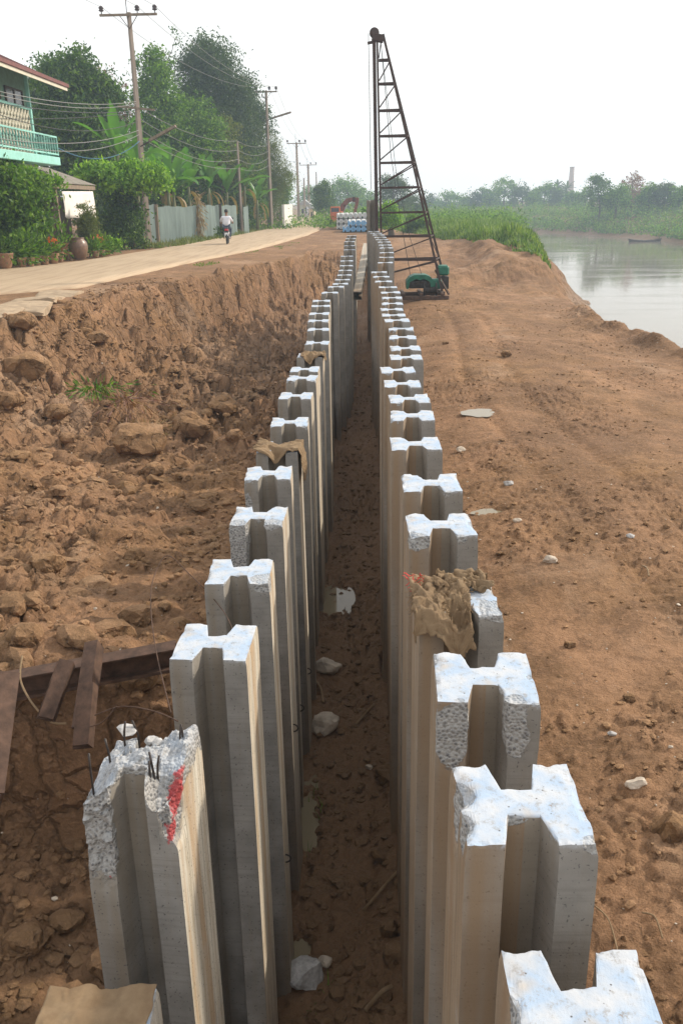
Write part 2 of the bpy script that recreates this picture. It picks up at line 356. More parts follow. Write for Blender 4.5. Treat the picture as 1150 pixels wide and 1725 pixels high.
def river_sd(x, y):                             # >0 inside the river: distance to its bank
    inside = np.zeros(x.shape, bool); dmin = np.full(x.shape, 1e9); dn = dmin.copy(); df = dmin.copy(); n = len(POLY); nn = len(NEAR)
    for i in range(n):
        x1, y1 = POLY[i]; x2, y2 = POLY[(i + 1) % n]
        c = ((y1 > y) != (y2 > y)) & (x < (x2 - x1) * (y - y1) / ((y2 - y1) if y2 != y1 else 1e-9) + x1); inside ^= c
        if i == nn - 1 or i == n - 1: continue
        t = np.clip(((x - x1) * (x2 - x1) + (y - y1) * (y2 - y1)) / ((x2 - x1)**2 + (y2 - y1)**2), 0, 1)
        d = np.hypot(x - x1 - t * (x2 - x1), y - y1 - t * (y2 - y1))
        if i < nn - 1: dn = np.minimum(dn, d)
        else: df = np.minimum(df, d)
    return inside, dn, df
WATER_Z = -3.6
PUDS = []
PUD_SRC = [(564, 1008, .12, .34, 'narrow greenish puddle along the left piles in the trench', 3), (516, 1385, .08, .32, 'muddy yellow puddle at the foot of the left piles', 5),
           (508, 1600, .07, .12, 'brown puddle in the lowest trench corner', 6), (808, 695, .15, .14, 'small bright puddle on the graded dirt', 7), (830, 852, .13, .06, 'tiny sliver puddle near the piles', 8), (648, 1130, .04, .2, 'thin green puddle under the right piles', 12)]
def height(x, y, detail=True):
    x = np.asarray(x, float); y = np.asarray(y, float)
    wx = x + .35 * fbm(x * .5, y * .5, 3, 3) * ss(-.95, -2.4, x) + .12 * fbm(x * 3, y * 3, 2, 4) * ss(-.95, -1.6, x)
    P = [[np.interp(y, SY, SP[:, k, c]) for c in (0, 1)] for k in range(4)]
    xs = [np.interp(y, RR[:, 1], RR[:, 0])] + [p[0] for p in P]; zs = [np.full(y.shape, -.03)] + [p[1] for p in P]
    xs[0] = np.minimum(xs[0], xs[1] - .05)
    z = np.full(x.shape, -.03)
    for k in range(4):
        m = wx >= xs[k]; t = np.clip((wx - xs[k]) / (xs[k + 1] - xs[k]), 0, 1); z = np.where(m, zs[k] + t * (zs[k + 1] - zs[k]), z)
    # hole inside the steel shoring, near the camera
    z = z - 1.15 * ss(4.62, 4.5, y) * ss(-3.2, -2.9, x)
    floor = np.interp(y, [0, 16, 22, 28, 34, 38], [-2.9, -2.9, -2.75, -2.3, -1.9, -1.5])
    z = z + (np.minimum(floor, z) - z) * ss(-.80, -.70, x)
    zr = np.interp(y, [0, 30, 42, 60, 300], [-.9, -.9, -.62, -.2, 0.])
    slope_r = zr - .22 * ss(2, .4, x) * (y < 40) - .03 * (x - 2) * ss(2, 6, x)
    z = z + (slope_r - z) * ss(.36, .46, x)
    flat = np.where(x < 1, -.06, zr)
    z = z + (flat - z) * ss(36.5, 41, y + .5 * fbm(x, y, 2, 8)) * (x > -2.6)
    z = z + (flat - z) * ss(41, 46, y) * (x <= -2.6) * (x > -7)
    # left verge and houses side
    xl = np.interp(y, RL[:, 1], RL[:, 0]); z = np.where(x < xl, -.03 + .12 * ss(xl - 1, xl - 4, x), z)
    if detail:
        dist = np.hypot(x, y)
        cliff = ss(.0, .5, wx - xs[1] + .25) * ss(-.92, -1.2, x) * (1 - ss(38, 41, y))
        rub = cliff * (1 - ss(15, 24, y) * .25) * (.38 + .85 * ss(-.3, .45, fbm(x * .55 + 2, y * .45, 3, 14)))
        z = z + cliff * (.16 * fbm(x * .9, y * .9, 4, 12) + .05 * fbm(x * 4, y * 4, 3, 13))
        z = z + rub * (.18 * clods(x, y, 1.3, 20) + .20 * clods(x, y, 3.2, 21) + .30 * clods(x, y, 8, 22) + .42 * clods(x, y, 19, 23) * (dist < 14) + .06 * fbm(x * 5, y * 5, 4, 25, .65))
        z = z + cliff * ss(10, 16, y) * (.34 * clods(x * 1.3, y * .8, 1.7, 26) + .30 * clods(x * 1.2, y * .8, 4.0, 27))
        # drier buttresses running down the cut face
        z = z + cliff * ss(9, 14, y) * .45 * (np.abs(fbm(x * .25, y * 1.3 + .4 * x, 3, 30)) - .25)
        tr = ss(-.72, -.66, x) * ss(.38, .32, x) * (1 - ss(36, 40, y))
        z = z + tr * (.10 * fbm(x * 1.5, y * 1.5, 3, 50) + .05 * fbm(x * 9, y * 9, 4, 51, .6) + .6 * np.maximum(clods(x, y, 9, 52), -.02) * ss(-.1, .35, fbm(x * 1.2 + 5, y * .9, 2, 53)) + .10 * ss(-.1, .3, x) - .02)
        rt = ss(.5, .7, x); r2 = ss(.55, 1.4, x)
        z = z + rt * (.02 * fbm(x * 3, y * 3, 4, 60) + .012 * fbm(x * 15, y * 15, 4, 61, .65)) + r2 * .09 * fbm(x * .6, y * .45, 3, 62)
        rough = ss(.0, .3, fbm(x * .7 + 3, y * .5, 3, 63)); z = z + r2 * rough * (.22 * np.maximum(clods(x, y, 15, 64), -.01) + .16 * np.maximum(clods(x, y, 6, 65), -.02))
        # wheel ruts
        for x0 in (1.95, 2.75): z = z - r2 * .034 * np.exp(-((x - x0 - .25 * np.sin(y * .35)) / .12)**2) * (y < 24) * (1 + .5 * np.sin(y * 40))
        z = z + .30 * ss(2.2, 4.5, x) * ss(26, 34, y) * (1 - ss(45, 55, y)) * fbm(x * .5, y * .4, 4, 66) * 2 + .35 * ss(4.5, 6, x) * ss(30, 36, y) * (1 - ss(50, 60, y))
        z = z + .16 * np.exp(-((river_edge(x, y) - .0) / .35)**2) * (y < 24) * (x > 3) * (1 + fbm(x * 3, y * 3, 2, 67))
    for cx, cy, rx, ry, z0 in PUDS:
        d = np.sqrt(((x - cx) / rx)**2 + ((y - cy) / ry)**2) + .6 * fbm(x * 7, y * 7, 3, 77); z = z + (z0 - .035 - z) * ss(1.7, .8, d)
    ins, dn, df = river_sd(x, y)
    drop = np.where(dn < df, z - (dn * 1.25) * (1 + .25 * fbm(x * 1.5, y * 1.5, 3, 70)), WATER_Z - .1 - df * .3)
    z = np.where(ins, np.maximum(drop, -4.9), z)
    farside = (~ins) & (df < dn); zf = WATER_Z + .1 + np.interp(df, [0, 2, 9, 30, 120], [0, .8, 2.6, 3.6, 4.0]) + .5 * fbm(x * .08, y * .08, 3, 72) * ss(1, 8, df)
    z = np.where(farside, zf, z)
    return z
def _init_puds():
    out = []
    for px, py, rx, ry, lb, s in PUD_SRC:
        p = G(px, py, -2.9 if px < 700 else -.95); out.append((p.x, p.y, rx, ry, float(height(np.array([p.x]), np.array([p.y]), False)[0])))
    PUDS.extend(out)
def river_edge(x, y):
    xb = np.interp(y, [p[1] for p in NEAR[:11]], [p[0] for p in NEAR[:11]]); return xb - x - .25
def axis_pts(*segs):                            # (start, end, step) then growing
    out = []
    for a, b, s in segs: out.append(np.arange(a, b, s))
    return np.concatenate(out)
def grow(a, b, s, k):
    o = [a]
    while abs(o[-1] - a) < abs(b - a): o.append(o[-1] + math.copysign(s, b - a)); s *= k
    return np.array(o)
def sheet(name, X, Y, mat):
    gx, gy = np.meshgrid(X, Y); z = height(gx, gy); V = np.stack([gx, gy, z], -1).reshape(-1, 3)
    nx, ny = len(X), len(Y); i = (np.arange(ny - 1)[:, None] * nx + np.arange(nx - 1)[None, :]).ravel()
    return mesh_np(name, V, np.stack([i, i + 1, i + nx + 1, i + nx], 1), mat)
_init_puds()
Xs = np.concatenate([grow(-7.5, -900, .06, 1.12)[::-1][:-1], np.arange(-7.5, -3, .03), np.arange(-3, 3.2, .0165), np.arange(3.2, 8.2, .03), grow(8.2, 900, .05, 1.09)])
ys = [-4.0, -1, .6]
while ys[-1] < 60: ys.append(ys[-1] + max(.014, .0052 * ys[-1]))
while ys[-1] < 260: ys.append(ys[-1] * 1.02)
while ys[-1] < 1600: ys.append(ys[-1] * 1.15)
ground = sheet('ground', Xs, np.array(ys), M['dirt']); tag(ground, kind='structure')

def zat(x, y): return float(height(np.array([x]), np.array([y]))[0])

# concrete road
m = NM('dusty_concrete_road'); c = m.co('Object')
n1 = m.noise(c, .5, 5, .6); n2_ = m.noise(c, 7, 6, .7); n3_ = m.noise(m.co('Object', (3.5, .25, 1)), 1.2, 4)
a = m.mix(n1, (.42, .31, .205), (.51, .40, .28)); a = m.mix(m.ramp(n3_, [(.45, 0.), (.65, .5)]), a, (.30, .21, .14)); a = m.mix(m.ramp(n2_, [(.55, 0.), (.75, .4)]), a, (.34, .25, .17))
M['road'] = m.set(a, .9, m.bump(n2_, .3, .01), spec=.2)
yy = np.concatenate([np.arange(-15, 60, .5), np.arange(60, 230, 3)])
xl = np.interp(yy, RL[:, 1], RL[:, 0]); xr = np.interp(yy, RR[:, 1], RR[:, 0]) + .06 * fbm(yy * 1.3, yy * 0, 3, 80)
xr = np.where((yy > 12) & (yy < 18.6), xr, xr)
V = []; nn = len(yy); nxr = 9
for k in range(nn):
    for j in range(nxr):
        t = j / (nxr - 1); V.append((xl[k] + (xr[k] - xl[k]) * t, yy[k], .012 * math.sin(PI * t)))
    V.append((xr[k], yy[k], -.16))
V = np.array(V); q = nxr + 1; i = (np.arange(nn - 1)[:, None] * q + np.arange(q - 1)[None, :]).ravel()
road = mesh_np('road', V, np.stack([i, i + 1, i + q + 1, i + q], 1), M['road']); tag(road, kind='structure')

# river
m = NM('river_water'); c = m.co('Object', (1, .6, 1))
nA = m.noise(c, .55, 5, .6); nB = m.noise(m.co('Object', (.22, 1, 1)), .5, 4, .5)
m.b.inputs['IOR'].default_value = 1.33
M['water'] = m.set((.22, .19, .15), m.ramp(nB, [(.45, .06), (.65, .14)]), m.bump(m.math('ADD', nA, nB), .05, .05), spec=.5)
wp = mesh_np('river_water', [(-400, -60, WATER_Z), (900, -60, WATER_Z), (900, 420, WATER_Z), (-400, 420, WATER_Z)], np.array([[0, 1, 2, 3]]), M['water'], smooth=False); tag(wp, kind='structure')
# puddles (still water lying in the mud)
m = NM('puddle_water'); M['puddle'] = m.set((.24, .20, .13), .03, spec=.6); m.b.inputs['IOR'].default_value = 1.33
def puddle(x, y, rx, ry, z, label, s):
    n = 28; V = [(0, 0, 0)]
    for k in range(n):
        a = 2 * PI * k / n; r = 1 + .45 * float(fbm(np.array([math.cos(a) * 1.6 + s]), np.array([math.sin(a) * 1.6]), 3, s)[0])
        V.append((math.cos(a) * rx * r, math.sin(a) * ry * r, 0))
    o = mesh_np('puddle', V, np.array([[0, 1 + k, 1 + (k + 1) % n] for k in range(n)]), M['puddle'], smooth=False); o.location = (x, y, z)
    tag(o, label, 'puddle', 'puddles in the mud')
# ------------------------------------------------------------------ H piles
HW = .175
def hx(x):                                      # half depth of the H at x
    a = np.abs(x); return np.where(a >= .072, HW, np.where(a <= .045, .062, .062 + (a - .045) / .027 * (HW - .062)))
XC = np.array([-.175, -.168, -.155, -.135, -.115, -.095, -.080, -.072, -.063, -.054, -.045, -.025, 0, .025, .045, .054, .063, .072, .080, .095, .115, .135, .155, .168, .175])
TJ = np.array([-1, -.95, -.85, -.65, -.4, 0, .4, .65, .85, .95, 1.0])
LV = [0, -.006, -.016, -.03, -.05, -.075, -.105, -.14, -.19, -.25, -.32, -.42, -.6, -.9, -1.3, -1.8, -2.4, -3.3]
def pile_mesh(seed, spots=(), broken=False, chip=1.0, red=False, length=3.3, dense=False):
    xc, tj, lv = XC, TJ, np.array(LV)
    if dense:
        f = lambda a, k: np.unique(np.concatenate([a[:-1] + (a[1:] - a[:-1]) * t for t in np.linspace(0, 1, k, endpoint=False)] + [a[-1:]]))
        xc = f(XC, 2); tj = f(TJ, 2); lv = -np.unique(np.concatenate([np.arange(0, .55, .012), [.6, .75, 1, 1.4, 1.9, 2.6, 3.3]]))
    lv = lv * (length / 3.3) if length < 2 else lv
    nx, nt = len(xc), len(tj); X = np.repeat(xc, nt); T = np.tile(tj, nx); Y = hx(X) * T
    # per-corner rounding
    V = [np.stack([X, Y, np.zeros_like(X)], 1)]; idx = np.arange(nx * nt).reshape(nx, nt)
    per = list(idx[:, 0]) + list(idx[-1, 1:]) + list(idx[:-1, -1][::-1]) + list(idx[0, 1:-1][::-1]); npm = len(per)
    top = [(idx[i, j], idx[i + 1, j], idx[i + 1, j + 1], idx[i, j + 1]) for i in range(nx - 1) for j in range(nt - 1)]
    P2 = V[0][per]; rings = [per]; o = nx * nt
    for z in lv[1:]:
        p = P2.copy(); p[:, 2] = z; V.append(p); rings.append(list(range(o, o + npm))); o += npm
    side = [(rings[r][k], rings[r + 1][k], rings[r + 1][(k + 1) % npm], rings[r][(k + 1) % npm]) for r in range(len(rings) - 1) for k in range(npm)]
    side = [q[::-1] for q in side]
    V = np.concatenate(V); agg = np.zeros(len(V)); rd = np.zeros(len(V)); q = V + seed * 3.7
    # chipped arrises: push down and inwards by noise that is strongest at the rim
    edge = np.zeros(len(V)); edge[per] = 1
    ins = 1 - np.maximum(np.abs(V[:, 0]) / HW, np.abs(V[:, 1]) / np.maximum(hx(V[:, 0]), .01)); near = np.clip(1 - ins / .25, 0, 1)
    c = np.clip(fbm3(q, 22, 3, 5) + .12 + .35 * np.clip(fbm3(q, 6, 2, 6), 0, 1), 0, 1) * chip
    dz = np.exp(V[:, 2] / .035)
    V[:, 2] -= near**2 * dz * c * .020 * (V[:, 2] > -.2); V[:, 2] += dz * .003 * fbm3(q, 14, 3, 7)
    k = 1 - dz * near * (.025 + c * .04); V[:, 0] *= k; V[:, 1] *= k
    agg = np.maximum(agg, near * dz * np.clip(c * 2.2 - .35, 0, 1) * (V[:, 2] < -.003))
    ns = len(V); sp = list(spots)
    for (sx, sy, sz, rx, rz, dep) in sp:        # spalled patches: x, y, z, radius across, radius down, depth
        d = np.sqrt(((V[:, 0] - sx) / rx)**2 + ((V[:, 1] - sy) / rx)**2 + ((V[:, 2] - sz) / rz)**2) + .35 * fbm3(q, 12, 3, 9)
        f = np.clip(1.25 - d, 0, 1); f = f * f * (3 - 2 * f); agg = np.maximum(agg, np.clip(f * 2, 0, 1))
        V[:, 0] -= np.sign(sx) * f * dep * (.7 + .6 * fbm3(q, 40, 2, 10)) * (abs(sx) > .01); V[:, 1] -= np.sign(sy) * f * dep * .6 * (abs(sy) > .01)
        V[:, 2] -= f * dep * .8 * (V[:, 2] > sz)
    if broken:
        rim = np.exp(V[:, 2] / .05)
        rag = .05 * fbm3(q, 11, 4, 30) + .02 * fbm3(q, 45, 2, 31)
        slump = -.05 * ss(-.05, -.175, V[:, 0]) - .07 * ss(-.02, -.18, V[:, 1]) * ss(-.06, -.15, V[:, 0]) + .05 * ss(.05, .17, V[:, 0]) * ss(-.1, .17, V[:, 1]) - .12 * ss(.06, .10, V[:, 0]) * ss(-.02, -.16, V[:, 1])
        V[:, 2] += rim * (rag + slump); agg = np.maximum(agg, np.clip(rim * 1.6, 0, 1) * (V[:, 2] > -.16))
        web = (np.abs(V[:, 0]) < .07) & (V[:, 1] < 0); agg = np.where(web & (V[:, 2] < -.03), 0, agg)
        lf = ss(-.055, -.08, V[:, 0]) * ss(.05, -.05, V[:, 1]) * ss(-.50 - V[:, 0] * 0, -.30, V[:, 2] + .4 * (V[:, 0] + .12)); agg = np.maximum(agg, lf)
        V[:, 1] += lf * .022 * (1 + 1.6 * fbm3(q, 24, 4, 33)) * (V[:, 1] < 0)
        V[:, 0] += ss(-.16, -.175, V[:, 0]) * rim * .03 * (1 + fbm3(q, 20, 2, 34))
        rr = ss(.125, .165, V[:, 0]) * ss(-.18, -.03, V[:, 2]) * ss(.12, -.02, V[:, 1])
        rf = np.exp(-((V[:, 1] + .06 + V[:, 2] * -.55) / .05)**2) * ss(.12, .17, V[:, 0]) * ss(-.30, -.18, V[:, 2]) * ss(.02, -.02, V[:, 2]); rd = np.maximum(rd, rf)
        cr = ss(.10, .17, V[:, 0]) * ss(-.04, -.16, V[:, 1]) * ss(-.28, -.16, V[:, 2])
        V[:, 0] -= cr * .035 * (1 + fbm3(q, 25, 3, 35)); V[:, 1] += cr * .03; agg = np.maximum(agg, cr * 1.2)
    if red: rd = np.maximum(rd, .7 * np.exp(-((V[:, 0] + .02) / .09)**2 - ((V[:, 1] - .12) / .05)**2) * (V[:, 2] > -.02))
    return V, top, side, agg, rd
def make_pile(seed, loc, side_mat, yaw=0, lean=(0, 0), **kw):
    V, top, side, agg, rd = pile_mesh(seed, **kw)
    o = mesh_np('concrete_pile', V, np.array(top + side), side_mat, attrs={'agg': agg, 'red': rd}, smooth=False)
    o.location = loc; o.rotation_euler = (lean[0], lean[1], yaw); return o
_var = {}
def far_pile(kind, mat, loc, yaw, lean):
    k = (kind, mat.name)
    if k not in _var: o = _var[k] = make_pile(100 + kind * 13, loc, mat, chip=.6 + .25 * kind)
    else: o = _var[k].copy(); COL.objects.link(o)
    o.location = loc; o.rotation_euler = (lean[0], lean[1], yaw); return o
GL = 'left row of standing concrete H piles'; GR = 'right row of standing concrete H piles'
ORD = ['', 'first', 'second', 'third', 'fourth', 'fifth', 'sixth', 'seventh', 'eighth', 'ninth', 'tenth', 'eleventh', 'twelfth', 'thirteenth', 'fourteenth', 'fifteenth', 'sixteenth', 'seventeenth', 'eighteenth', 'nineteenth', 'twentieth', 'twenty-first', 'twenty-second', 'twenty-third', 'twenty-fourth', 'twenty-fifth', 'twenty-sixth', 'twenty-seventh', 'twenty-eighth', 'twenty-ninth', 'thirtieth', 'thirty-first', 'thirty-second', 'thirty-third', 'thirty-fourth', 'thirty-fifth']
piles = {}
# left row: (xl, xr, yfront) in the photo and either z of the top or the distance
LEFT = [
 ('b0', 0, 0, 0, dict(p=(-.86, 1.945, -.52)), 'grey concrete H pile under pale burlap, its top lowest, before the shattered one'),
 ('b1', 132, 302, 1328, dict(z=-.0), 'concrete H pile with shattered top, bare steel strands and red paint'),
 ('b2', 285, 418, 1112, dict(z=0), 'whitewashed H pile directly behind the shattered red-painted one'),
 ('b3', 345, 449, 984, dict(z=0), 'whitewashed H pile with a thin rusty wire arching onto its rim'),
 ('b4', 390, 472, 884, dict(z=0), 'H pile with pebbly spalled face, second in front of the burlap-capped left pile'),
 ('b5', 409, 488, 808, dict(z=0), 'H pile with bright cream side, right in front of the burlap-capped left pile'),
 ('b6', 430, 503, 762, dict(z=-.02), 'H pile wearing a ragged burlap cap in the left row'),
 ('c', 455, 516, 718, dict(z=0), ''), ('c', 469, 524, 672, dict(z=0), ''), ('c', 482, 533, 641, dict(z=0), ''), ('c', 488, 536, 626, dict(z=0), ''),
 ('b11', 500, 544, 602, dict(z=-.02), 'left-row H pile with a small brown rag on top, far beyond the burlap cap'),
 ('d', 514, 553, 580, dict(z=0), ''), ('d', 517, 554, 557, dict(y=13.6), ''), ('d', 518, 553, 542, dict(y=14.4), ''), ('d', 521, 553, 530, dict(y=15.2), ''),
 ('d', 524, 555, 517, dict(y=16.0), ''), ('d', 526, 555, 508, dict(y=16.9), ''), ('d', 541, 569, 494, dict(y=18.0), ''), ('d', 553, 578, 484, dict(y=18.9), ''),
 ('d', 561, 585, 479, dict(y=19.7), ''), ('d', 565, 588, 472, dict(y=20.5), ''), ('d', 568, 591, 464, dict(y=21.3), ''), ('d', 570, 593, 456, dict(y=22.2), ''),
 ('d', 572, 594, 448, dict(y=23.1), ''), ('d', 573, 594, 440, dict(y=24.0), ''), ('d', 574, 594, 432, dict(y=25.0), ''), ('d', 579, 598, 421, dict(y=26.5), ''),
 ('d', 579, 598, 414, dict(y=27.8), ''), ('d', 580, 597, 407, dict(y=29.3), ''), ('d', 583, 598, 402, dict(y=31), ''), ('d', 585, 599, 397, dict(y=33), '')]
RIGHT = [
 ('a1', 0, 0, 0, dict(p=(.505, 1.53, .10)), 'lowest right-row H pile, its rust-flecked white top cut off by the frame'),
 ('a2', 790, 1000, 1425, dict(z=.32), 'H pile with deep square notch and broken front corner, second from the bottom'),
 ('a3', 751, 901, 1184, dict(z=.32), 'H pile with large pebbly spalls on both faces, just before the rag-capped one'),
 ('a4', 705, 848, 1038, dict(z=.30), 'H pile draped with torn burlap and red threads in the right row'),
 ('a5', 689, 802, 903, dict(z=.32), 'H pile with clean whitewashed top directly behind the torn burlap'),
 ('c', 680, 778, 828, dict(z=.32), ''), ('c', 659, 744, 758, dict(z=.32), ''), ('c', 657, 735, 708, dict(z=.32), ''), ('c', 656, 725, 678, dict(z=.32), ''),
 ('c', 647, 710, 652, dict(y=7.95), ''), ('c', 638, 703, 628, dict(y=8.6), ''), ('c', 657, 713, 606, dict(z=.32), ''), ('c', 658, 709, 590, dict(z=.32), ''),
 ('c', 655, 703, 571, dict(z=.30), ''), ('c', 654, 698, 556, dict(z=.28), ''), ('c', 648, 690, 542, dict(y=12.0), ''), ('c', 643, 684, 533, dict(y=12.7), ''),
 ('c', 642, 678, 523, dict(y=13.4), ''), ('c', 642, 680, 513, dict(y=14.1), ''), ('c', 642, 679, 503, dict(y=14.9), ''), ('c', 641, 675, 494, dict(y=15.7), ''),
 ('c', 637, 670, 485, dict(y=16.6), ''), ('c', 632, 660, 475, dict(y=17.6), ''), ('c', 626, 658, 467, dict(y=18.4), ''), ('c', 625, 652, 459, dict(y=19.2), ''),
 ('c', 636, 662, 443, dict(y=20.2), ''), ('c', 640, 662, 434, dict(y=21), ''), ('c', 641, 662, 426, dict(y=21.8), ''),
 ('e', 640, 661, 418, dict(y=22.6), ''), ('e', 639, 659, 413, dict(y=23.4), ''), ('e', 637, 657, 408, dict(y=24.1), ''), ('e', 634, 653, 404, dict(y=24.8), ''),
 ('e', 631, 650, 400, dict(y=25.4), ''), ('e', 628, 647, 396, dict(y=26.0), ''), ('e', 624, 643, 393, dict(y=26.7), ''), ('e', 621, 638, 390, dict(y=27.3), '')]
SPEC = {
 'b1': dict(broken=True, dense=True, chip=1), 'b2': dict(dense=True, chip=.7), 'b3': dict(dense=True, chip=.8, spots=[(.14, -.12, -.03, .09, .05, .012)]),
 'b4': dict(spots=[(-.12, -.17, -.12, .10, .30, .01), (.1, -.15, 0, .08, .04, .02)], chip=1.1), 'b5': dict(spots=[(-.16, -.12, -.2, .07, .2, .012)]),
 'a1': dict(dense=True, chip=1.0, spots=[(-.185, .0, 0, .04, .05, .012)]), 'a2': dict(dense=True, chip=.8, spots=[(-.185, .04, -.04, .065, .13, .03), (-.185, -.09, -.02, .05, .08, .02), (.17, -.17, -.0, .035, .03, .008)]),
 'a3': dict(dense=True, chip=.75, spots=[(-.12, -.185, -.14, .07, .15, .014), (.10, -.15, -.10, .06, .12, .02), (.18, -.12, -.24, .05, .10, .03), (.17, .0, -.02, .03, .03, .01)]),
 'a4': dict(chip=1.2, spots=[(.15, -.1, 0, .08, .05, .012)]), 'a5': dict(chip=1.2, spots=[(-.15, -.17, -.03, .08, .05, .01)])}
YAW = {'b0': .06, 'b1': -.10, 'b2': -.03, 'b3': .03, 'b4': -.02, 'b5': .05, 'a1': .0, 'a2': .02, 'a3': -.03, 'a4': .02, 'a5': .03}
def build_row(rows, mat, group, side):
    cnt = {}
    for i, (key, xl, xr, yf, how, label) in enumerate(rows):
        if 'p' in how: p = Vector(how['p'])
        else:
            a = G(xl, yf, how['z']) if 'z' in how else D(xl, yf, how['y']); b = G(xr, yf, how['z']) if 'z' in how else D(xr, yf, how['y'])
            p = (a + b) / 2; p.y += HW
        rr = random.Random(i * 7 + (3 if side == 'L' else 0)); yaw = YAW.get(key, rr.uniform(-.04, .04)); lean = (rr.uniform(-.004, .004), rr.uniform(-.005, .005))
        if key in SPEC or p.y < 9: o = make_pile(i + (50 if side == 'R' else 0), p, mat, yaw, lean, **SPEC.get(key, dict(chip=rr.uniform(.7, 1.3))))
        else: o = far_pile(i % 5, mat if key != 'e' else M['concE'], p, yaw, lean)
        if not label:
            cnt[key] = cnt.get(key, 0) + 1; n = cnt[key]
            if side == 'L': label = ('%s H pile of the left row beyond the burlap cap' % ORD[n]) if key == 'c' else ('%s H pile of the left row beyond the brown rag' % ORD[n])
            else: label = ('%s whitewashed H pile beyond the clean one behind the torn burlap' % ORD[n]) if key == 'c' else ('%s muddy brown H pile of the row, counted towards the driven pile' % ORD[n])
        tag(o, label, 'concrete pile', group); piles[(side, i)] = (o, p)
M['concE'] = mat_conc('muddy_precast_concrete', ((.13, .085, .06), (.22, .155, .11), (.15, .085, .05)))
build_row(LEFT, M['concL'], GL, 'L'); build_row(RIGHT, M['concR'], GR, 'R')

# lifting loops cast into the piles: parts of their pile
def loop_on(key, at, nrm=(1, 0, 0)):
    o, p = piles[key]; q = Vector(at); mb = MB(); pts = []
    for k in range(9):
        a = PI * k / 8; pts.append(q + Vector((.035 * math.sin(a), .0, .03 * math.cos(a))))
    mb.tube(pts, .005, 6); mb.build('lifting_loop', M['strand'], o, True)
for key, zz_ in ((('L', 4), -1.55), (('L', 5), -2.0), (('L', 6), -2.1), (('L', 3), -1.9)): loop_on(key, (.172, -.09, zz_))
# bare strands sticking out of the broken pile
o1, p1 = piles[('L', 1)]
for (x, y, h, lx) in [(-.14, -.12, .09, .0), (-.12, .0, .07, -.01), (-.10, .10, .08, .01), (.07, -.10, .06, .0), (.08, -.09, .09, -.01), (.09, -.08, .07, .01), (.12, .09, .09, .01), (.13, .10, .07, .0), (-.06, .14, .06, -.02)]:
    MB().tube([(x, y, -.16), (x, y, 0), (x + lx * .4, y, h * .5), (x + lx, y + .004, h)], .0042, 6).build('steel_strand', M['strand'], o1, True)
# rubble chunks lying on the broken top
def rock(seed, r, sq=(1, 1, 1), sub=2, amp=.3):
    import bmesh
    bm = bmesh.new(); bmesh.ops.create_icosphere(bm, subdivisions=sub, radius=1)
    P = np.array([v.co[:] for v in bm.verts]); Fa = np.array([[v.index for v in f.verts] for f in bm.faces]); bm.free()
    rn = np.random.default_rng(seed); q = P + seed * 1.31
    for k in range(5):                           # flat fracture planes
        n = rn.normal(size=3); n /= np.linalg.norm(n); d = P @ n; h = rn.uniform(.55, .9); P = P - np.outer(np.maximum(d - h, 0), n)
    P = P * (1 + amp * fbm3(q, 1.4, 3, seed)[:, None] + .05 * fbm3(q, 6, 2, seed)[:, None])
    return P * r * np.array(sq), Fa
M['pale_rock'] = simple('pale_limestone', (.50, .43, .35), .9, .3, 7, bump=.5)
M['conc_rock'] = simple('broken_concrete_rubble', (.42, .41, .40), .9, .35, 30, bump=.6)
for (x, y, z, r) in [(-.10, .13, .02, .034), (.0, .12, -.01, .025), (-.04, .03, -.015, .022), (.03, .10, 0, .02), (-.13, .03, -.05, .02)]:
    V, Fa = rock(int(x * 1000) % 97 + 3, r, (1.2, 1, .7)); k = mesh_np('concrete_fragment', V + np.array((x, y, z)), Fa, M['conc_rock'], o1, smooth=False)

# ------------------------------------------------------------------ burlap
def cloth(name, pts_fn, nu, nv, mat, seed, thick=.004, wr=.012):
    """a sheet pts_fn(u,v) -> xyz with wrinkles and a real thickness, ragged hem"""
    u, v = np.meshgrid(np.linspace(0, 1, nu), np.linspace(0, 1, nv)); ed = .07 * fbm(np.arctan2(v - .5, u - .5) * 3 + seed, u * 0, 4, seed)
    u2 = .5 + (u - .5) * (1 + ed); v2 = .5 + (v - .5) * (1 + ed)
    P = pts_fn(u2, v2).reshape(-1, 3)
    w_ = wr * (fbm(u.ravel() * 6 + seed, v.ravel() * 6, 4, seed) - 1.3 * np.abs(fbm(u.ravel() * 7 + v.ravel() * 4, v.ravel() * 5 - u.ravel() * 3 + seed, 2, seed + 8)) + .6 + .8 * np.abs(fbm(u.ravel() * 3 + v.ravel() * 2 + seed, v.ravel() * 9, 2, seed + 3)))
    P[:, 2] += w_; P[:, 0] += wr * .9 * fbm(u.ravel() * 9, v.ravel() * 6 + 4, 4, seed + 5); P[:, 1] += wr * .7 * fbm(u.ravel() * 6 + 8, v.ravel() * 6, 3, seed + 6)
    i = (np.arange(nv - 1)[:, None] * nu + np.arange(nu - 1)[None, :]).ravel(); Fq = np.stack([i, i + 1, i + nu + 1, i + nu], 1)
    o = mesh_np(name, P, Fq, mat); s = o.modifiers.new('solid', 'SOLIDIFY'); s.thickness = thick; s.offset = 1; return o
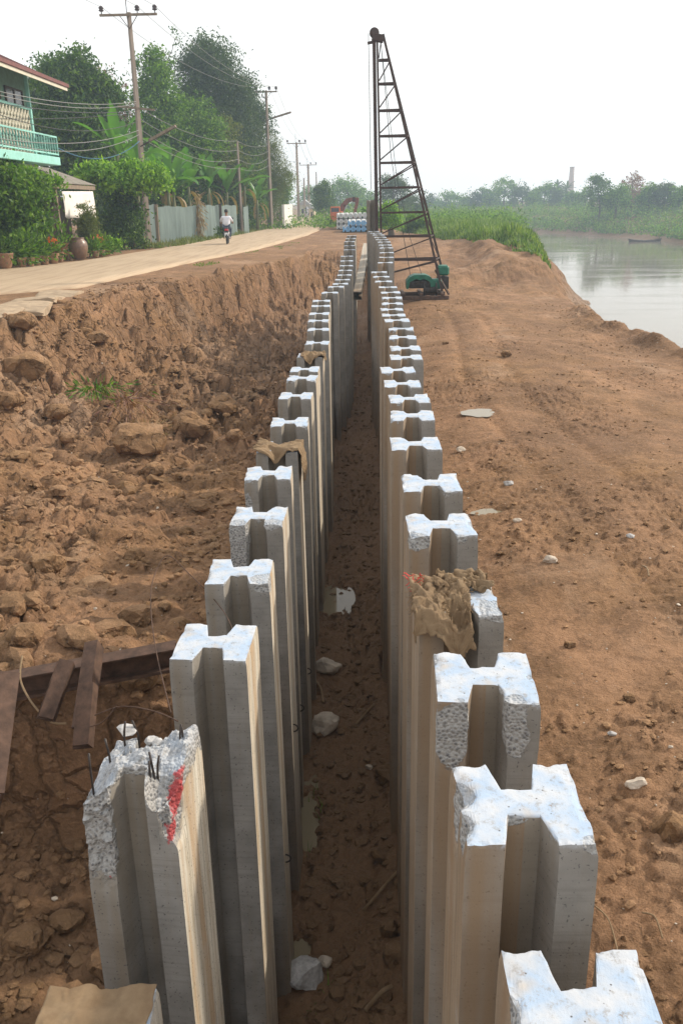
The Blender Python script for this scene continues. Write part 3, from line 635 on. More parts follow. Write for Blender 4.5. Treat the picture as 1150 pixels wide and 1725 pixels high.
def drape(p, x0, x1, y0, y1, skin=.012, yaw=0, sag=0.0):
    """cloth lying over a pile top at p, hanging down where it passes the edge"""
    def f(u, v):
        X = x0 + (x1 - x0) * u; Y = y0 + (y1 - y0) * v; lim = HW + skin
        ox = np.maximum(np.abs(X) - lim, 0); hy = lim
        oy = np.maximum(np.abs(Y) - hy, 0); Xc = np.clip(X, -lim, lim) + np.sign(X) * .03 * np.tanh(ox * 8); Yc = np.clip(Y, -hy, hy) + np.sign(Y) * .03 * np.tanh(oy * 8)
        dip = sag * np.exp(-(X / .06)**2) * ss(.06, .12, np.abs(Y))
        Z = skin - np.hypot(ox, oy) - dip
        return np.stack([p.x + Xc, p.y + Yc, p.z + Z], -1)
    return f
def sacking(name, key, args, label, seed, wr=.012, sag=.05, extra=()):
    o, p = piles[key]; s = cloth(name, drape(p, *args, sag=sag), 110, 90, M['sack'], seed, wr=wr); place(s, p)
    tag(s, label, 'burlap', 'burlap sacks on pile tops'); return s
sacking('burlap_sack', ('L', 0), (-.24, .155, -.34, .17), 'pale burlap sack folded over the lowest left pile', 3, .010, .03)
sacking('burlap_sack', ('L', 6), (-.185, .46, -.20, .12), 'burlap draped over a left pile, trailing down its right side', 5, .024, .10)
sacking('burlap_sack', ('R', 3), (-.20, .06, -.30, .20), 'torn brown burlap bunched on the right-row pile, red threads at its edge', 8, .028, .10)
s_ = sacking('burlap_sack', ('R', 3), (-.08, .14, .03, .19), 'crumpled upper burlap heap lying on the torn burlap', 14, .035, .0)
sacking('burlap_sack', ('L', 11), (-.12, .26, -.20, .08), 'small brown rag on a distant left-row pile', 17, .03, .10)
# frayed fringe and red threads, part of the torn sack
def threads(parent, base, n, L, mat, name, seed, spread):
    rn = random.Random(seed); mb = MB()
    for k in range(n):
        x = base[0] + rn.uniform(-spread[0], spread[0]); y = base[1] + rn.uniform(-spread[1], spread[1]); z = base[2] + rn.uniform(-spread[2], spread[2]); pts = []; a = rn.uniform(0, 6.28)
        for j in range(4): pts.append((x, y, z)); x += math.cos(a) * L * .3; y += math.sin(a) * L * .3; z += rn.uniform(-.6, .45) * L; a += rn.uniform(-.8, .8)
        mb.tube(pts, .0016, 3, False)
    return mb.build(name, mat, parent)
M['redthread'] = simple('red_nylon_thread', (.60, .05, .04), .7, .2)
threads(s_, (-.17, .10, .03), 26, .035, M['redthread'], 'red_thread', 5, (.03, .06, .012))
threads(s_, (-.07, -.02, .0), 420, .04, M['sack'], 'frayed_fringe', 6, (.12, .15, .04))

# rusty wires on the left piles
def wire(pts, r, label, cat='wire', name='rusty_wire', mat='rust', group=None):
    P = [Vector(p) for p in pts]; out = []
    for i in range(len(P) - 1):
        a, b, c, d = P[max(i - 1, 0)], P[i], P[i + 1], P[min(i + 2, len(P) - 1)]
        for k in range(8):
            t = k / 8; out.append(.5 * ((2 * b) + (c - a) * t + (2 * a - 5 * b + 4 * c - d) * t * t + (3 * b - a - 3 * c + d) * t**3))
    out.append(P[-1]); o = MB().tube(out, r, 6).build(name, M[mat], None, True); place(o, P[0]); tag(o, label, cat, group); return o
wire([D(288, 1200, 3.0), D(262, 1090, 3.6), D(254, 1010, 4.0), D(262, 965, 4.2), D(283, 936, 4.3), D(320, 968, 4.25), D(352, 1000, 4.2), D(380, 1035, 4.05), D(395, 1068, 3.7)], .0028, 'long thin rusty wire arching from the soil onto the second whitewashed left pile')
wire([D(160, 1205, 3.4), D(205, 1190, 3.3), D(260, 1198, 3.15), D(300, 1215, 3.0)], .003, 'short brown wire lying behind the shattered pile')
wire([D(38, 1105, 4.4), D(35, 1145, 4.25), D(55, 1185, 4.1), D(85, 1215, 4.0), D(112, 1219, 3.95)], .006, 'pale forked root hanging under the rusty steel sheet', 'root', 'root', 'sack')
wire([D(150, 1225, 3.3), D(175, 1215, 3.25), D(196, 1190, 3.2)], .003, 'bent rusty wire between the shoring stubs')

# ------------------------------------------------------------------ steel shoring by the near left piles
def lip_sheet(name, a, b, h, t, label, cat, up=(0, 0, 1), lip=.10, grp='rusty steel shoring'):
    """folded steel section from a to b, h deep with turned lips"""
    a = Vector(a); b = Vector(b); d = (b - a).normalized(); n = d.cross(Vector(up)).normalized(); u = n.cross(d)
    prof = [(0, 0), (lip, .01), (lip, .02), (t, t), (t, h - t), (lip * .8, h - .02), (lip * .8, h), (0, h)]
    mb = MB(); mb.prism([(x, -y) for x, y in prof], a, n, u, b - a); o = mb.build(name, M['rust']); place(o, a); tag(o, label, cat, grp); return o
lip_sheet('steel_waler', D(-40, 1140, 4.5), D(296, 1078, 4.62), .17, .012, 'long rusty steel beam holding back the soil behind the left piles', 'steel beam')
lip_sheet('shoring_stub', D(93, 1218, 4.0), D(127, 1122, 4.25), .08, .012, 'leaning rusty steel stub under the steel beam', 'steel section', up=(0, 1, 0))
lip_sheet('shoring_stub', D(157, 1235, 3.9), D(176, 1092, 4.4), .09, .012, 'upright rusty channel standing in front of the steel beam', 'steel section', up=(0, 1, 0))
lip_sheet('shoring_stub', D(158, 1260, 3.6), D(166, 1156, 3.85), .07, .012, 'short rusty channel end just behind the shattered pile', 'steel section', up=(0, 1, 0))
lip_sheet('sheet_pile', D(-2, 1370, 3.2), D(24, 1172, 3.7), .24, .012, 'rusty folded sheet pile leaning by the soil, nearest the shattered pile', 'sheet pile', up=(-.35, 1, 0), lip=.12)

# ------------------------------------------------------------------ stones and clods
def scatter_stones(name, n, box, rmin, rmax, mat, seed, fn=None, label=None, sub=1, power=2.2, flat=.7):
    rn = np.random.default_rng(seed); base = [rock(seed * 10 + k, 1, (1, 1, 1), sub, .35) for k in range(6)]
    x = rn.uniform(box[0], box[1], n); y = box[2] + (box[3] - box[2]) * rn.uniform(0, 1, n)**1.6
    if fn is not None: k = fn(x, y, rn); x, y = x[k], y[k]
    z = height(x, y); r = rmin + (rmax - rmin) * rn.uniform(0, 1, len(x))**(power * 2); Vs = []; Fs = []; o = 0
    for i in range(len(x)):
        P, Fa = base[i % 6]; a = rn.uniform(0, 6.28); ca, sa = math.cos(a), math.sin(a); q = P * r[i] * rn.uniform(.6, 1.3, 3) * np.array((1, 1, flat))
        q = np.stack([q[:, 0] * ca - q[:, 1] * sa, q[:, 0] * sa + q[:, 1] * ca, q[:, 2]], 1) + np.array((x[i], y[i], z[i] + r[i] * .1))
        Vs.append(q); Fs.append(Fa + o); o += len(P)
    ob = mesh_np(name, np.concatenate(Vs), np.concatenate(Fs), mat, smooth=False); tag(ob, label, 'rubble', kind='stuff'); return ob
scatter_stones('soil_lumps', 1500, (-7, -.95, 2.6, 24), .03, .15, M['clod'], 13, None, 'rounded lumps of brown clay on the cut slope', sub=2)
scatter_stones('soil_clods', 34000, (-7, -.95, 2.6, 26), .007, .06, M['clod'], 3, lambda x, y, r: (x > -7 + .02 * y) & (r.uniform(0, 1, len(x)) < ss(-.35, .3, fbm(x * .8, y * .8, 3, 90)) + .15), 'loose brown clay clods lying down the cut slope')
scatter_stones('trench_clods', 3200, (-.5, .34, 3.6, 26), .008, .06, M['clod'], 4, None, 'wet clay lumps on the trench floor')
scatter_stones('dirt_crumbs', 14000, (.75, 6.3, 2.2, 26), .005, .034, M['clod'], 5, lambda x, y, r: r.uniform(0, 1, len(x)) < ss(-.25, .35, fbm(x * .7 + 3, y * .5, 3, 63)) + .12, 'small crumbs of red clay scattered over the graded dirt', flat=.6)
scatter_stones('gravel', 700, (.8, 6.3, 2.2, 20), .005, .017, M['pale_rock'], 6, None, 'pale gravel and concrete chips strewn over the dirt', flat=.5)
scatter_stones('slope_gravel', 500, (-6.5, -1.0, 3, 20), .006, .022, M['pale_rock'], 7, None, 'pale gravel chips mixed in the slope', flat=.6)
def boulder(px, py, r, label, seed, mat='clod', sq=(1.2, 1, .75), z0=0, g='clay boulders on the cut slope', sub=3):
    # march the view ray to the ground
    rr = ray(px, py); t0 = 1.0 / rr.y; p = None
    for k in range(400):
        t = t0 * (1.5 + k * .12); q = Vector((rr.x * t, rr.y * t, rr.z * t + CZ))
        if q.z < zat(q.x, q.y): p = q; break
    V, Fa = rock(seed, r, sq, sub, .35); o = mesh_np('boulder' if mat == 'clod' else 'stone', V, Fa, M[mat], smooth=False)
    o.location = (p.x, p.y, zat(p.x, p.y) + r * sq[2] * .45 + z0); tag(o, label, 'boulder' if r > .12 else 'stone', g); return o
for a in [(50, 645, .38, 'largest clay boulder, high on the left slope below the road slabs'), (20, 700, .22, 'rounded clay boulder under the largest one at the left edge'), (40, 560, .26, 'clay boulder just under the broken road slabs'),
          (235, 755, .36, 'flat tilted clay slab boulder midway down the slope'), (255, 800, .15, 'pale angular clay block beside the tilted slab boulder'), (100, 705, .20, 'round clay lump right of the left-edge boulders'),
          (325, 740, .30, 'dark clay boulder near the distant left-row piles'), (375, 700, .24, 'dark clay boulder lying against the pile row'), (165, 585, .22, 'pinkish boulder below the clump of dead weeds'),
          (300, 690, .15, 'clay boulder beside the pale concrete debris'), (85, 960, .13, 'clay lump on the near slope above the steel beam'), (30, 1085, .10, 'clay lump resting above the end of the steel beam'),
          (230, 1165, .12, 'clay lump in the hole behind the shattered pile'), (45, 1600, .10, 'clay lump low in the hole beside the burlap'), (115, 1570, .09, 'small clay lump by the foot of the shattered pile')]:
    boulder(*a, seed=a[0] + 5)
GT = 'stones lying in the trench'
for a in [(552, 1130, .13, 'pale blocky stone leaning on the left piles in the trench', 'pale_rock'), (546, 1235, .13, 'pale stone with a ridge, nearer of the two by the left piles', 'pale_rock'), (516, 1655, .12, 'smooth grey stone at the bottom of the trench', 'conc_rock'),
          (546, 1640, .05, 'small pale chip beside the smooth grey stone', 'pale_rock'), (622, 1300, .035, 'white pebble in the middle of the trench', 'pale_rock'), (653, 1322, .12, 'brown clay block against the right piles', 'clod'),
          (668, 1620, .10, 'clay rubble lump against the right piles near the bottom', 'clod'), (658, 1580, .07, 'clay lump above the rubble by the right piles', 'clod'), (640, 1455, .08, 'round mud lump in the lower trench', 'clod')]:
    boulder(a[0], a[1], a[2], a[3], a[0] + a[1], a[4], (1.1, .9, .85), g=GT)
GD = 'stones and chips on the graded dirt'
for a in [(775, 765, .05, 'white chip of concrete near the third whitewashed pile', 'pale_rock'), (855, 818, .045, 'grey slate chip on the dirt by the small puddle', 'conc_rock'), (925, 957, .05, 'flat white chip in the middle of the dirt', 'pale_rock'),
          (1070, 1332, .045, 'squarish yellow stone on the near dirt', 'pale_rock'), (1030, 1240, .02, 'grey oblong chip on the near dirt', 'conc_rock'), (870, 886, .035, 'small pale stone right of the piles', 'pale_rock'),
          (1125, 1415, .09, 'brown clay lump at the right edge of the dirt', 'clod'), (1060, 1185, .035, 'small brown stone on the wheel track', 'clod'), (850, 602, .10, 'dark clod standing alone on the far dirt', 'clod'), (750, 580, .06, 'dark clod beside the far right piles', 'clod'),
          (1060, 905, .03, 'small dark stone beside the wheel tracks', 'conc_rock'), (960, 1100, .04, 'brown clod in the pebbly patch', 'clod')]:
    boulder(a[0], a[1], a[2], a[3], a[0] + a[1], a[4], (1.2, .9, .75), g=GD)
def stick(px1, py1, px2, py2, z, label, r=.008, lift=.02):
    a = G(px1, py1, z); b = G(px2, py2, z); a.z = zat(a.x, a.y) + lift; b.z = zat(b.x, b.y) + lift; m_ = (a + b) / 2 + Vector((.02, .03, .012)); m_.z = max(m_.z, zat(m_.x, m_.y) + lift)
    return wire([a, m_, b], r, label, 'stick', 'dry_stick', 'sack', 'dry sticks on the ground')
stick(1005, 1482, 1045, 1560, -.9, 'thin dry twig on the dirt beside the notched pile', .004)
stick(1085, 1500, 1120, 1545, -.9, 'thin dry twig near the right edge', .004)
stick(612, 1540, 690, 1478, -2.9, 'grey stick lying across the lower trench', .012, .05)
stick(615, 1725, 660, 1690, -2.9, 'pale forked branch at the bottom of the trench', .016, .06)
stick(630, 1190, 600, 1220, -2.9, 'dark stick in the middle trench', .012)
stick(1080, 955, 1092, 972, -.9, 'short dry stick beside the wheel tracks', .008)
stick(545, 1190, 528, 1150, -2.9, 'brown root lying by the pale trench stones', .012)
# puddles
for (px, py, rx, ry, lb, s), (cx_, cy_, _, _, z0) in zip(PUD_SRC, PUDS): puddle(cx_, cy_, rx * 1.9, ry * 1.9, z0 - .022, lb, s)
# ------------------------------------------------------------------ foliage
def mat_leaf(name, stops, trans=.35, rough=.55):
    m = NM(name); g = m.n('NewGeometry'); r = g.outputs['Random Per Island']; n = m.noise(m.co('Object'), .8, 3)
    f = m.math('ADD', m.math('MULTIPLY', r, .6), m.math('MULTIPLY', n, .4)); c = m.ramp(f, stops); m.set(c, rough, spec=.35)
    tr = m.n('BsdfTranslucent'); m.l(m.mix(1.0, c, (1.5, 1.7, .7), 'MULTIPLY'), tr.inputs[0]); ms = m.n('MixShader'); ms.inputs[0].default_value = trans
    m.l(m.b.outputs[0], ms.inputs[1]); m.l(tr.outputs[0], ms.inputs[2]); m.l(ms.outputs[0], m.out.inputs[0]); return m.m
M['lf_dark'] = mat_leaf('dark_green_leaves', [(.2, (.02, .05, .01)), (.5, (.045, .10, .018)), (.8, (.13, .21, .04))])
M['lf_mid'] = mat_leaf('mid_green_leaves', [(.2, (.035, .08, .01)), (.5, (.08, .17, .02)), (.8, (.20, .32, .04))])
M['lf_lime'] = mat_leaf('lime_green_leaves', [(.2, (.05, .13, .01)), (.5, (.14, .28, .02)), (.8, (.32, .50, .05))])
M['lf_olive'] = mat_leaf('olive_feathery_leaves', [(.2, (.06, .085, .022)), (.5, (.11, .14, .035)), (.8, (.19, .20, .06))])
M['lf_grey'] = mat_leaf('grey_green_leaves', [(.2, (.03, .055, .022)), (.5, (.055, .09, .038)), (.8, (.09, .13, .055))])
M['lf_red'] = mat_leaf('reddish_brown_leaves', [(.2, (.12, .05, .045)), (.5, (.20, .09, .07)), (.8, (.26, .16, .10))])
M['lf_grass'] = mat_leaf('reed_grass_leaves', [(.2, (.05, .10, .02)), (.5, (.11, .19, .035)), (.8, (.24, .30, .08))])
M['lf_dry'] = mat_leaf('dry_leaves', [(.2, (.16, .10, .05)), (.5, (.28, .19, .10)), (.8, (.40, .30, .18))], .2)
M['lf_banana'] = mat_leaf('banana_leaves', [(.2, (.04, .11, .018)), (.5, (.075, .19, .03)), (.8, (.14, .29, .06))], .4, .4)
M['flower_red'] = mat_leaf('orange_red_flowers', [(.2, (.5, .05, .02)), (.5, (.65, .12, .04)), (.8, (.7, .25, .08))])
M['bark'] = simple('bark', (.10, .075, .055), .9, .35, 12, bump=.6, streak=True)
M['stem'] = simple('banana_stem', (.14, .15, .07), .7, .4, 9, bump=.3, streak=True)

def leaf_mesh(name, P, size, mat, parent=None, aspect=.45, seed=0, updir=None, droop=.5, smooth=False):
    rn = np.random.default_rng(seed); n = len(P); d = rn.normal(size=(n, 3)); d[:, 2] -= droop
    if updir is not None: d = d * .5 + np.array(updir)
    d /= np.linalg.norm(d, axis=1)[:, None]; e = rn.normal(size=(n, 3)); e -= (e * d).sum(1)[:, None] * d; e /= np.linalg.norm(e, axis=1)[:, None]
    s = size * rn.uniform(.6, 1.35, n)[:, None]; nn_ = np.cross(d, e)
    a = P - d * s * .5; b = P + e * s * aspect * .5 + nn_ * s * .06; c_ = P + d * s * .5; f = P - e * s * aspect * .5 + nn_ * s * .06
    V = np.stack([a, b, c_, f], 1).reshape(-1, 3); F = np.arange(n * 4).reshape(n, 4)
    return mesh_np(name, V, F, mat, parent, smooth=smooth)
def clump_pts(ells, nclump, nleaf, cr, seed, shell=.62, low=-.75):
    rn = np.random.default_rng(seed); out = []; cs = []; tot = sum(e[1][0] * e[1][1] * e[1][2] for e in ells)
    for c, r in ells:
        k = max(3, int(nclump * r[0] * r[1] * r[2] / tot)); d = rn.normal(size=(k, 3)); d /= np.linalg.norm(d, axis=1)[:, None]
        d[:, 2] = np.where(d[:, 2] < low, -d[:, 2], d[:, 2]); rad = rn.uniform(shell, 1.08, k) * (1 + .28 * fbm3(d * 1.0 + seed, 1.6, 2, seed % 50))
        cs.append(np.array(c) + d * rad[:, None] * np.array(r))
    cs = np.concatenate(cs); m = rn.uniform(.45, 1.5, len(cs)) * cr
    for c, s in zip(cs, m):
        k = int(nleaf * rn.uniform(.5, 1.4)); q = rn.normal(size=(k, 3)) * np.array((1, 1, .62)) * s; q[:, 2] -= .18 * (q[:, 0]**2 + q[:, 1]**2) / max(s, .01); out.append(c + q)
    return np.concatenate(out), cs
def tree(name, label, base, ells, nclump, nleaf, cr, leaf, mat, seed, trunk=.16, group='trees along the village road', cat='tree', aspect=.45, limbs=9, shell=.62, trunk_h=None, part='crown'):
    base = Vector(base); t = thing(name, label, cat, base, group); P, cs = clump_pts([(Vector(c) - base, r) for c, r in ells], nclump, nleaf, cr, seed, shell)
    leaf_mesh(part, P, leaf, M[mat], t, aspect, seed)
    top = max(c[2] for c in cs); rn = random.Random(seed); mb = MB(); hz = top * (trunk_h or .62); c0 = Vector(ells[0][0]) - base
    mid = Vector((c0.x * .5 + rn.uniform(-.2, .2), c0.y * .5, hz * .5)); fork = Vector((c0.x * .85, c0.y * .85, hz))
    mb.tube([(0, 0, -.3), (0, 0, .1), mid, fork], [trunk * 1.5, trunk * 1.1, trunk * .8, trunk * .5], 8)
    for k in range(limbs):
        e = Vector(cs[rn.randrange(len(cs))]); st = mid.lerp(fork, rn.uniform(.2, 1)); md = st.lerp(e, .5) + Vector((rn.uniform(-.2, .2), rn.uniform(-.2, .2), .12 * (e - st).length)); mb.tube([st, md, e], [trunk * .42, trunk * .25, trunk * .06], 5)
    mb.build('trunk', M['bark'], t, True); return t
def tree_px(name, label, x, top, bottom, hw, y, mat, seed, n=150, nl=70, cr=None, leaf=.16, **kw):
    if y < 100: leaf *= 1.55; n = int(n * 1.35); kw.setdefault('shell', .42); cr = (cr or .3) * 1.1
    c = D(x, (top + bottom) / 2, y); s = y * 1.06 / 1450; rx = hw * s; rz = (bottom - top) / 2 * s; gz = kw.pop('gz', None)
    if gz is None: gz = 0.0
    rn = random.Random(seed); el = [((c.x, y, c.z + rz * .05), (rx * .82, rx * .85, rz * .88))]
    for k in range(5):
        a = rn.uniform(0, 6.28); el.append(((c.x + math.cos(a) * rx * .6, y + math.sin(a) * rx * .5, c.z + rz * rn.uniform(-.55, .75)), (rx * rn.uniform(.3, .55), rx * .4, rz * rn.uniform(.2, .4))))
    cr = cr or rx * .17
    return tree(name, label, (c.x + rx * rn.uniform(-.15, .15), y, gz), el, n, nl, cr, leaf, mat, seed, **kw)
TL = 'trees along the village road'
tree_px('leafy_tree', 'dense dark mango-like tree directly behind the house balcony', 128, 120, 330, 72, 54, 'lf_dark', 1, 330, 75, .42, .17, group=TL)
tree_px('leafy_tree', 'dark treetop peeping over the brown house roof', 82, 108, 260, 36, 66, 'lf_dark', 2, 120, 60, .38, .16, group=TL)
tree_px('sparse_tree', 'sparse tree with reddish brown leaves left of the tall power pole', 196, 132, 280, 36, 72, 'lf_red', 3, 70, 34, .34, .15, group=TL)
tree_px('leafy_tree', 'mid green tree right of the tall power pole', 262, 108, 300, 44, 66, 'lf_mid', 4, 180, 65, .36, .16, group=TL)
tree_px('feathery_tree', 'largest feathery grey-green tree of the roadside clump', 362, 84, 300, 62, 76, 'lf_grey', 5, 420, 75, .46, .15, group=TL)
tree_px('feathery_tree', 'grey-green tree leaning over the second power pole', 412, 150, 330, 40, 84, 'lf_grey', 6, 200, 65, .40, .16, group=TL)
tree_px('bushy_tree', 'yellow-green bushy tree in front of the largest feathery one', 330, 178, 300, 52, 69, 'lf_mid', 7, 220, 65, .36, .15, group=TL)
tree_px('bushy_tree', 'lime-tinted low bushy tree behind the bananas', 375, 212, 320, 36, 71, 'lf_olive', 8, 130, 65, .32, .14, group=TL)
tree_px('bamboo_clump', 'olive feathery bamboo spilling towards the road behind the second pole', 450, 232, 392, 36, 83, 'lf_olive', 9, 330, 80, .36, .13, group=TL, aspect=.22, shell=.2)
tree_px('bamboo_clump', 'olive bamboo clump left of the second power pole', 424, 255, 385, 26, 79, 'lf_mid', 10, 200, 70, .32, .13, group=TL, aspect=.22, shell=.2)
tree_px('bushy_tree', 'small green bush between the bamboo and the white gate', 478, 300, 385, 14, 92, 'lf_mid', 11, 70, 60, .24, .12, group=TL)
for i_, (x_, tp_, hw_, y_) in enumerate([(225, 262, 34, 60), (275, 250, 34, 63), (322, 262, 32, 66), (368, 270, 30, 72), (408, 285, 24, 76), (150, 250, 40, 58)]):
    tree_px('undergrowth_bush', ['dark bush between the power pole and the fence', 'dark bush behind the zinc fence middle', 'dark bush behind the bananas of the fence middle', 'dark bush behind the right end of the fence', 'dark bush beneath the bamboo beyond the fence', 'dark bush behind the awning'][i_], x_, tp_, 400, hw_, y_, 'lf_dark', 110 + i_, 190, 60, .34, .17, group='dark bushes behind the fence', cat='bush')
tree_px('hanging_vine', 'dark viny shrub hanging over the fence end', 392, 290, 385, 26, 74, 'lf_dark', 12, 120, 60, .3, .13, group=TL)
# twiggy leader above the crowns
t = thing('sapling', 'thin twig with few dark leaves sticking out above the tree crowns', 'tree', D(262, 250, 67), TL)
b0 = D(262, 250, 67); pts = [D(262, 250, 67), D(270, 160, 67), D(278, 110, 67), D(290, 85, 67), D(296, 62, 67)]
MB().tube([p - b0 for p in pts], [.08, .06, .04, .025, .01], 5).build('trunk', M['bark'], t, True)
rn = np.random.default_rng(9); P = np.concatenate([np.array(D(x, y, 67) - b0) + rn.normal(size=(k, 3)) * s for x, y, k, s in [(296, 54, 26, .18), (291, 50, 16, .12), (301, 68, 24, .16), (297, 76, 14, .12), (280, 95, 20, .2), (268, 90, 22, .2), (275, 112, 40, .3), (262, 105, 40, .3)]])
leaf_mesh('crown', P, .19, M['lf_dark'], t, .5, 3)

# bananas
def banana(base, H, n, seed, label, stems=1, spread=.9, L=2.3, dead=2):
    base = Vector(base); t = thing('banana_plant', label, 'banana plant', base, 'banana plants behind the metal fence'); rn = random.Random(seed)
    for s in range(stems):
        o = Vector((rn.uniform(-.4, .4) * (s > 0), rn.uniform(-.4, .4) * (s > 0), 0)); h = H * rn.uniform(.8, 1.05)
        MB().tube([o, o + Vector((.03, 0, h * .5)), o + Vector((.06, .02, h))], [.16, .12, .07], 10).build('pseudostem', M['stem'], t, True)
        for k in range(n + dead):
            isd = k >= n; a = 2 * PI * k / n + rn.uniform(-.35, .35) + s; up = rn.uniform(.55, 1.45) if not isd else rn.uniform(-.4, .1); ln = L * rn.uniform(.75, 1.15) * (.7 if isd else 1)
            p = o + Vector((.05, .02, h - (.25 if isd else .05))); d = Vector((math.cos(a) * math.cos(up), math.sin(a) * math.cos(up), math.sin(up))); N = 11; V = []; side = Vector((-math.sin(a), math.cos(a), 0)); wmax = .33 * rn.uniform(.8, 1.2); cv = rn.uniform(.05, .22) if not isd else .5
            F = []
            for j in range(N + 1):
                tt = j / N; wd = wmax * (math.sin(PI * min(1, max(0, (tt - .12) / .88)))**.5 if tt > .12 else .03) + .012
                if isd: wd *= .45
                jag = lambda: (rn.uniform(.25, .6) if rn.random() < .22 else 1) * wd
                nrm = side.cross(d).normalized(); V += [p - side * jag() - nrm * wd * .35, p + Vector((0, 0, 0)), p + side * jag() - nrm * wd * .35]
                p = p + d * (ln / N); d = (d + Vector((0, 0, -cv * (.4 + tt)))).normalized()
            for j in range(N): q = j * 3; F += [(q, q + 1, q + 4, q + 3), (q + 1, q + 2, q + 5, q + 4)]
            mesh_np('dead_leaf' if isd else 'leaf', np.array([v[:] for v in V]), np.array(F), M['lf_dry' if isd else 'lf_banana'], t, smooth=True)
    return t
for i, (x, yb, yd, Hh, n, st, lb, dd) in enumerate([(205, 0, 50, 4.6, 8, 1, 'tall banana plant with upright paddle leaves left of the power pole', 1), (232, 0, 52, 4.2, 8, 1, 'banana plant close behind the power pole', 2),
        (292, 0, 56, 3.4, 9, 2, 'broad bright banana plant rising over the middle of the metal fence', 2), (318, 0, 58, 3.0, 8, 1, 'banana plant just right of the broad bright one', 2), (262, 0, 60, 3.8, 8, 1, 'darker banana plant right of the power pole', 2),
        (352, 0, 62, 3.0, 7, 1, 'banana plant above the right end of the fence with dead leaves', 5), (382, 0, 66, 3.3, 8, 1, 'banana plant beside the thin concrete post', 3), (412, 0, 71, 3.2, 7, 1, 'banana plant right of the thin concrete post', 3), (432, 0, 73, 2.4, 6, 1, 'low banana plant by the bamboo', 3)]):
    c = D(x, 340, yd); banana((c.x, yd, 0), Hh, n, 20 + i, lb, st, dead=dd, L=2.6 if i < 5 else 2.2)

# far trees
FG = 'trees on the far bank'
def ftree(label, x, top, hw, y, mat, seed, n=70, nl=55, name='bank_tree', group=FG, bottom=None, gz=None, **kw):
    c = D(x, top, y); g_ = zat(c.x, y) if gz is None else gz
    by = bottom or top + 45
    return tree_px(name, label, x, top, by, hw, y, mat, seed, n, nl, kw.pop('cr', hw * y / 1450 * .2), kw.pop('leaf', max(.16, y * .0022)), gz=g_, group=group, limbs=5, trunk=.2, **kw)
DG = 'distant trees beyond the trench'
ftree('dark round tree standing at the far end of the road', 545, 312, 19, 112, 'lf_dark', 41, 110, 60, group=DG, bottom=362, gz=0)
ftree('hazy broad tree behind the excavator', 585, 303, 32, 178, 'lf_mid', 42, 130, 60, group=DG, bottom=362, gz=0)
ftree('hazy low tree left of the dark round one', 521, 322, 20, 200, 'lf_mid', 43, 60, 50, group=DG, bottom=365, gz=0)
ftree('hazy treetop between the excavator and the mast', 618, 320, 18, 185, 'lf_mid', 44, 60, 50, group=DG, bottom=370, gz=0)
ftree('dark round tree seen through the lower mast', 662, 298, 27, 125, 'lf_grey', 45, 110, 60, group=DG, bottom=360, gz=0)
ftree('low dark tree seen through the mast back leg', 693, 330, 26, 132, 'lf_grey', 46, 80, 55, group=DG, bottom=372, gz=0)
ftree('light green bush right of the driven pile', 656, 345, 18, 62, 'lf_lime', 47, 80, 60, name='bush', group=DG, bottom=388, gz=-.2, leaf=.12)
ftree('bright green bush behind the stacked piles', 616, 352, 9, 76, 'lf_lime', 48, 50, 50, name='bush', group=DG, bottom=382, gz=0, leaf=.12)
ftree('low green shrub at the grass edge inside the mast frame', 700, 362, 20, 66, 'lf_mid', 49, 70, 55, name='bush', group=DG, bottom=392, gz=-.2, leaf=.12)
names = ['leftmost and palest crown of the far bank', 'pale low crown second from the left on the far bank', 'hazy crown third from the left on the far bank', 'hazy crown fourth from the left on the far bank', 'low hazy crown before the tallest pale one on the far bank', 'tallest pale crown left of the chimney',
         'pale crown just right of the tallest pale one', 'bluish crown midway to the chimney', 'pale crown with a pointed top before the palms', 'low crown directly left of the chimney', 'low crown in front of the chimney base', 'low crown directly right of the chimney']
for i, (x, tp, hw, y) in enumerate([(728, 330, 17, 250), (752, 326, 20, 245), (778, 330, 20, 240), (802, 325, 20, 238), (826, 318, 17, 235), (850, 309, 22, 232), (876, 316, 22, 228), (898, 320, 18, 224), (917, 313, 20, 218), (938, 322, 16, 214), (962, 324, 16, 205), (984, 318, 14, 200)]):
    ftree(names[i], x, tp, hw, y, 'lf_mid' if i % 3 else 'lf_grey', 50 + i, 75, 50, bottom=372)
for i, (x, tp, hw, y, mt, lb) in enumerate([(1008, 299, 22, 152, 'lf_dark', 'tall dark tree with a leaning top right of the chimney'), (1040, 318, 22, 150, 'lf_mid', 'low green tree between the dark leaning one and the reddish one'), (1066, 297, 22, 158, 'lf_red', 'thin tree with reddish crown on the far bank'),
        (1092, 316, 20, 150, 'lf_mid', 'green tree right of the reddish crown'), (1118, 312, 20, 148, 'lf_grey', 'grey-green tree second from the right frame edge'), (1146, 316, 22, 146, 'lf_mid', 'green tree at the right frame edge on the far bank'), (1075, 322, 26, 172, 'lf_grey', 'broad grey tree behind the reddish crown')]):
    ftree(lb, x, tp, hw, y, mt, 70 + i, 90, 50 if mt != 'lf_red' else 22, bottom=355)
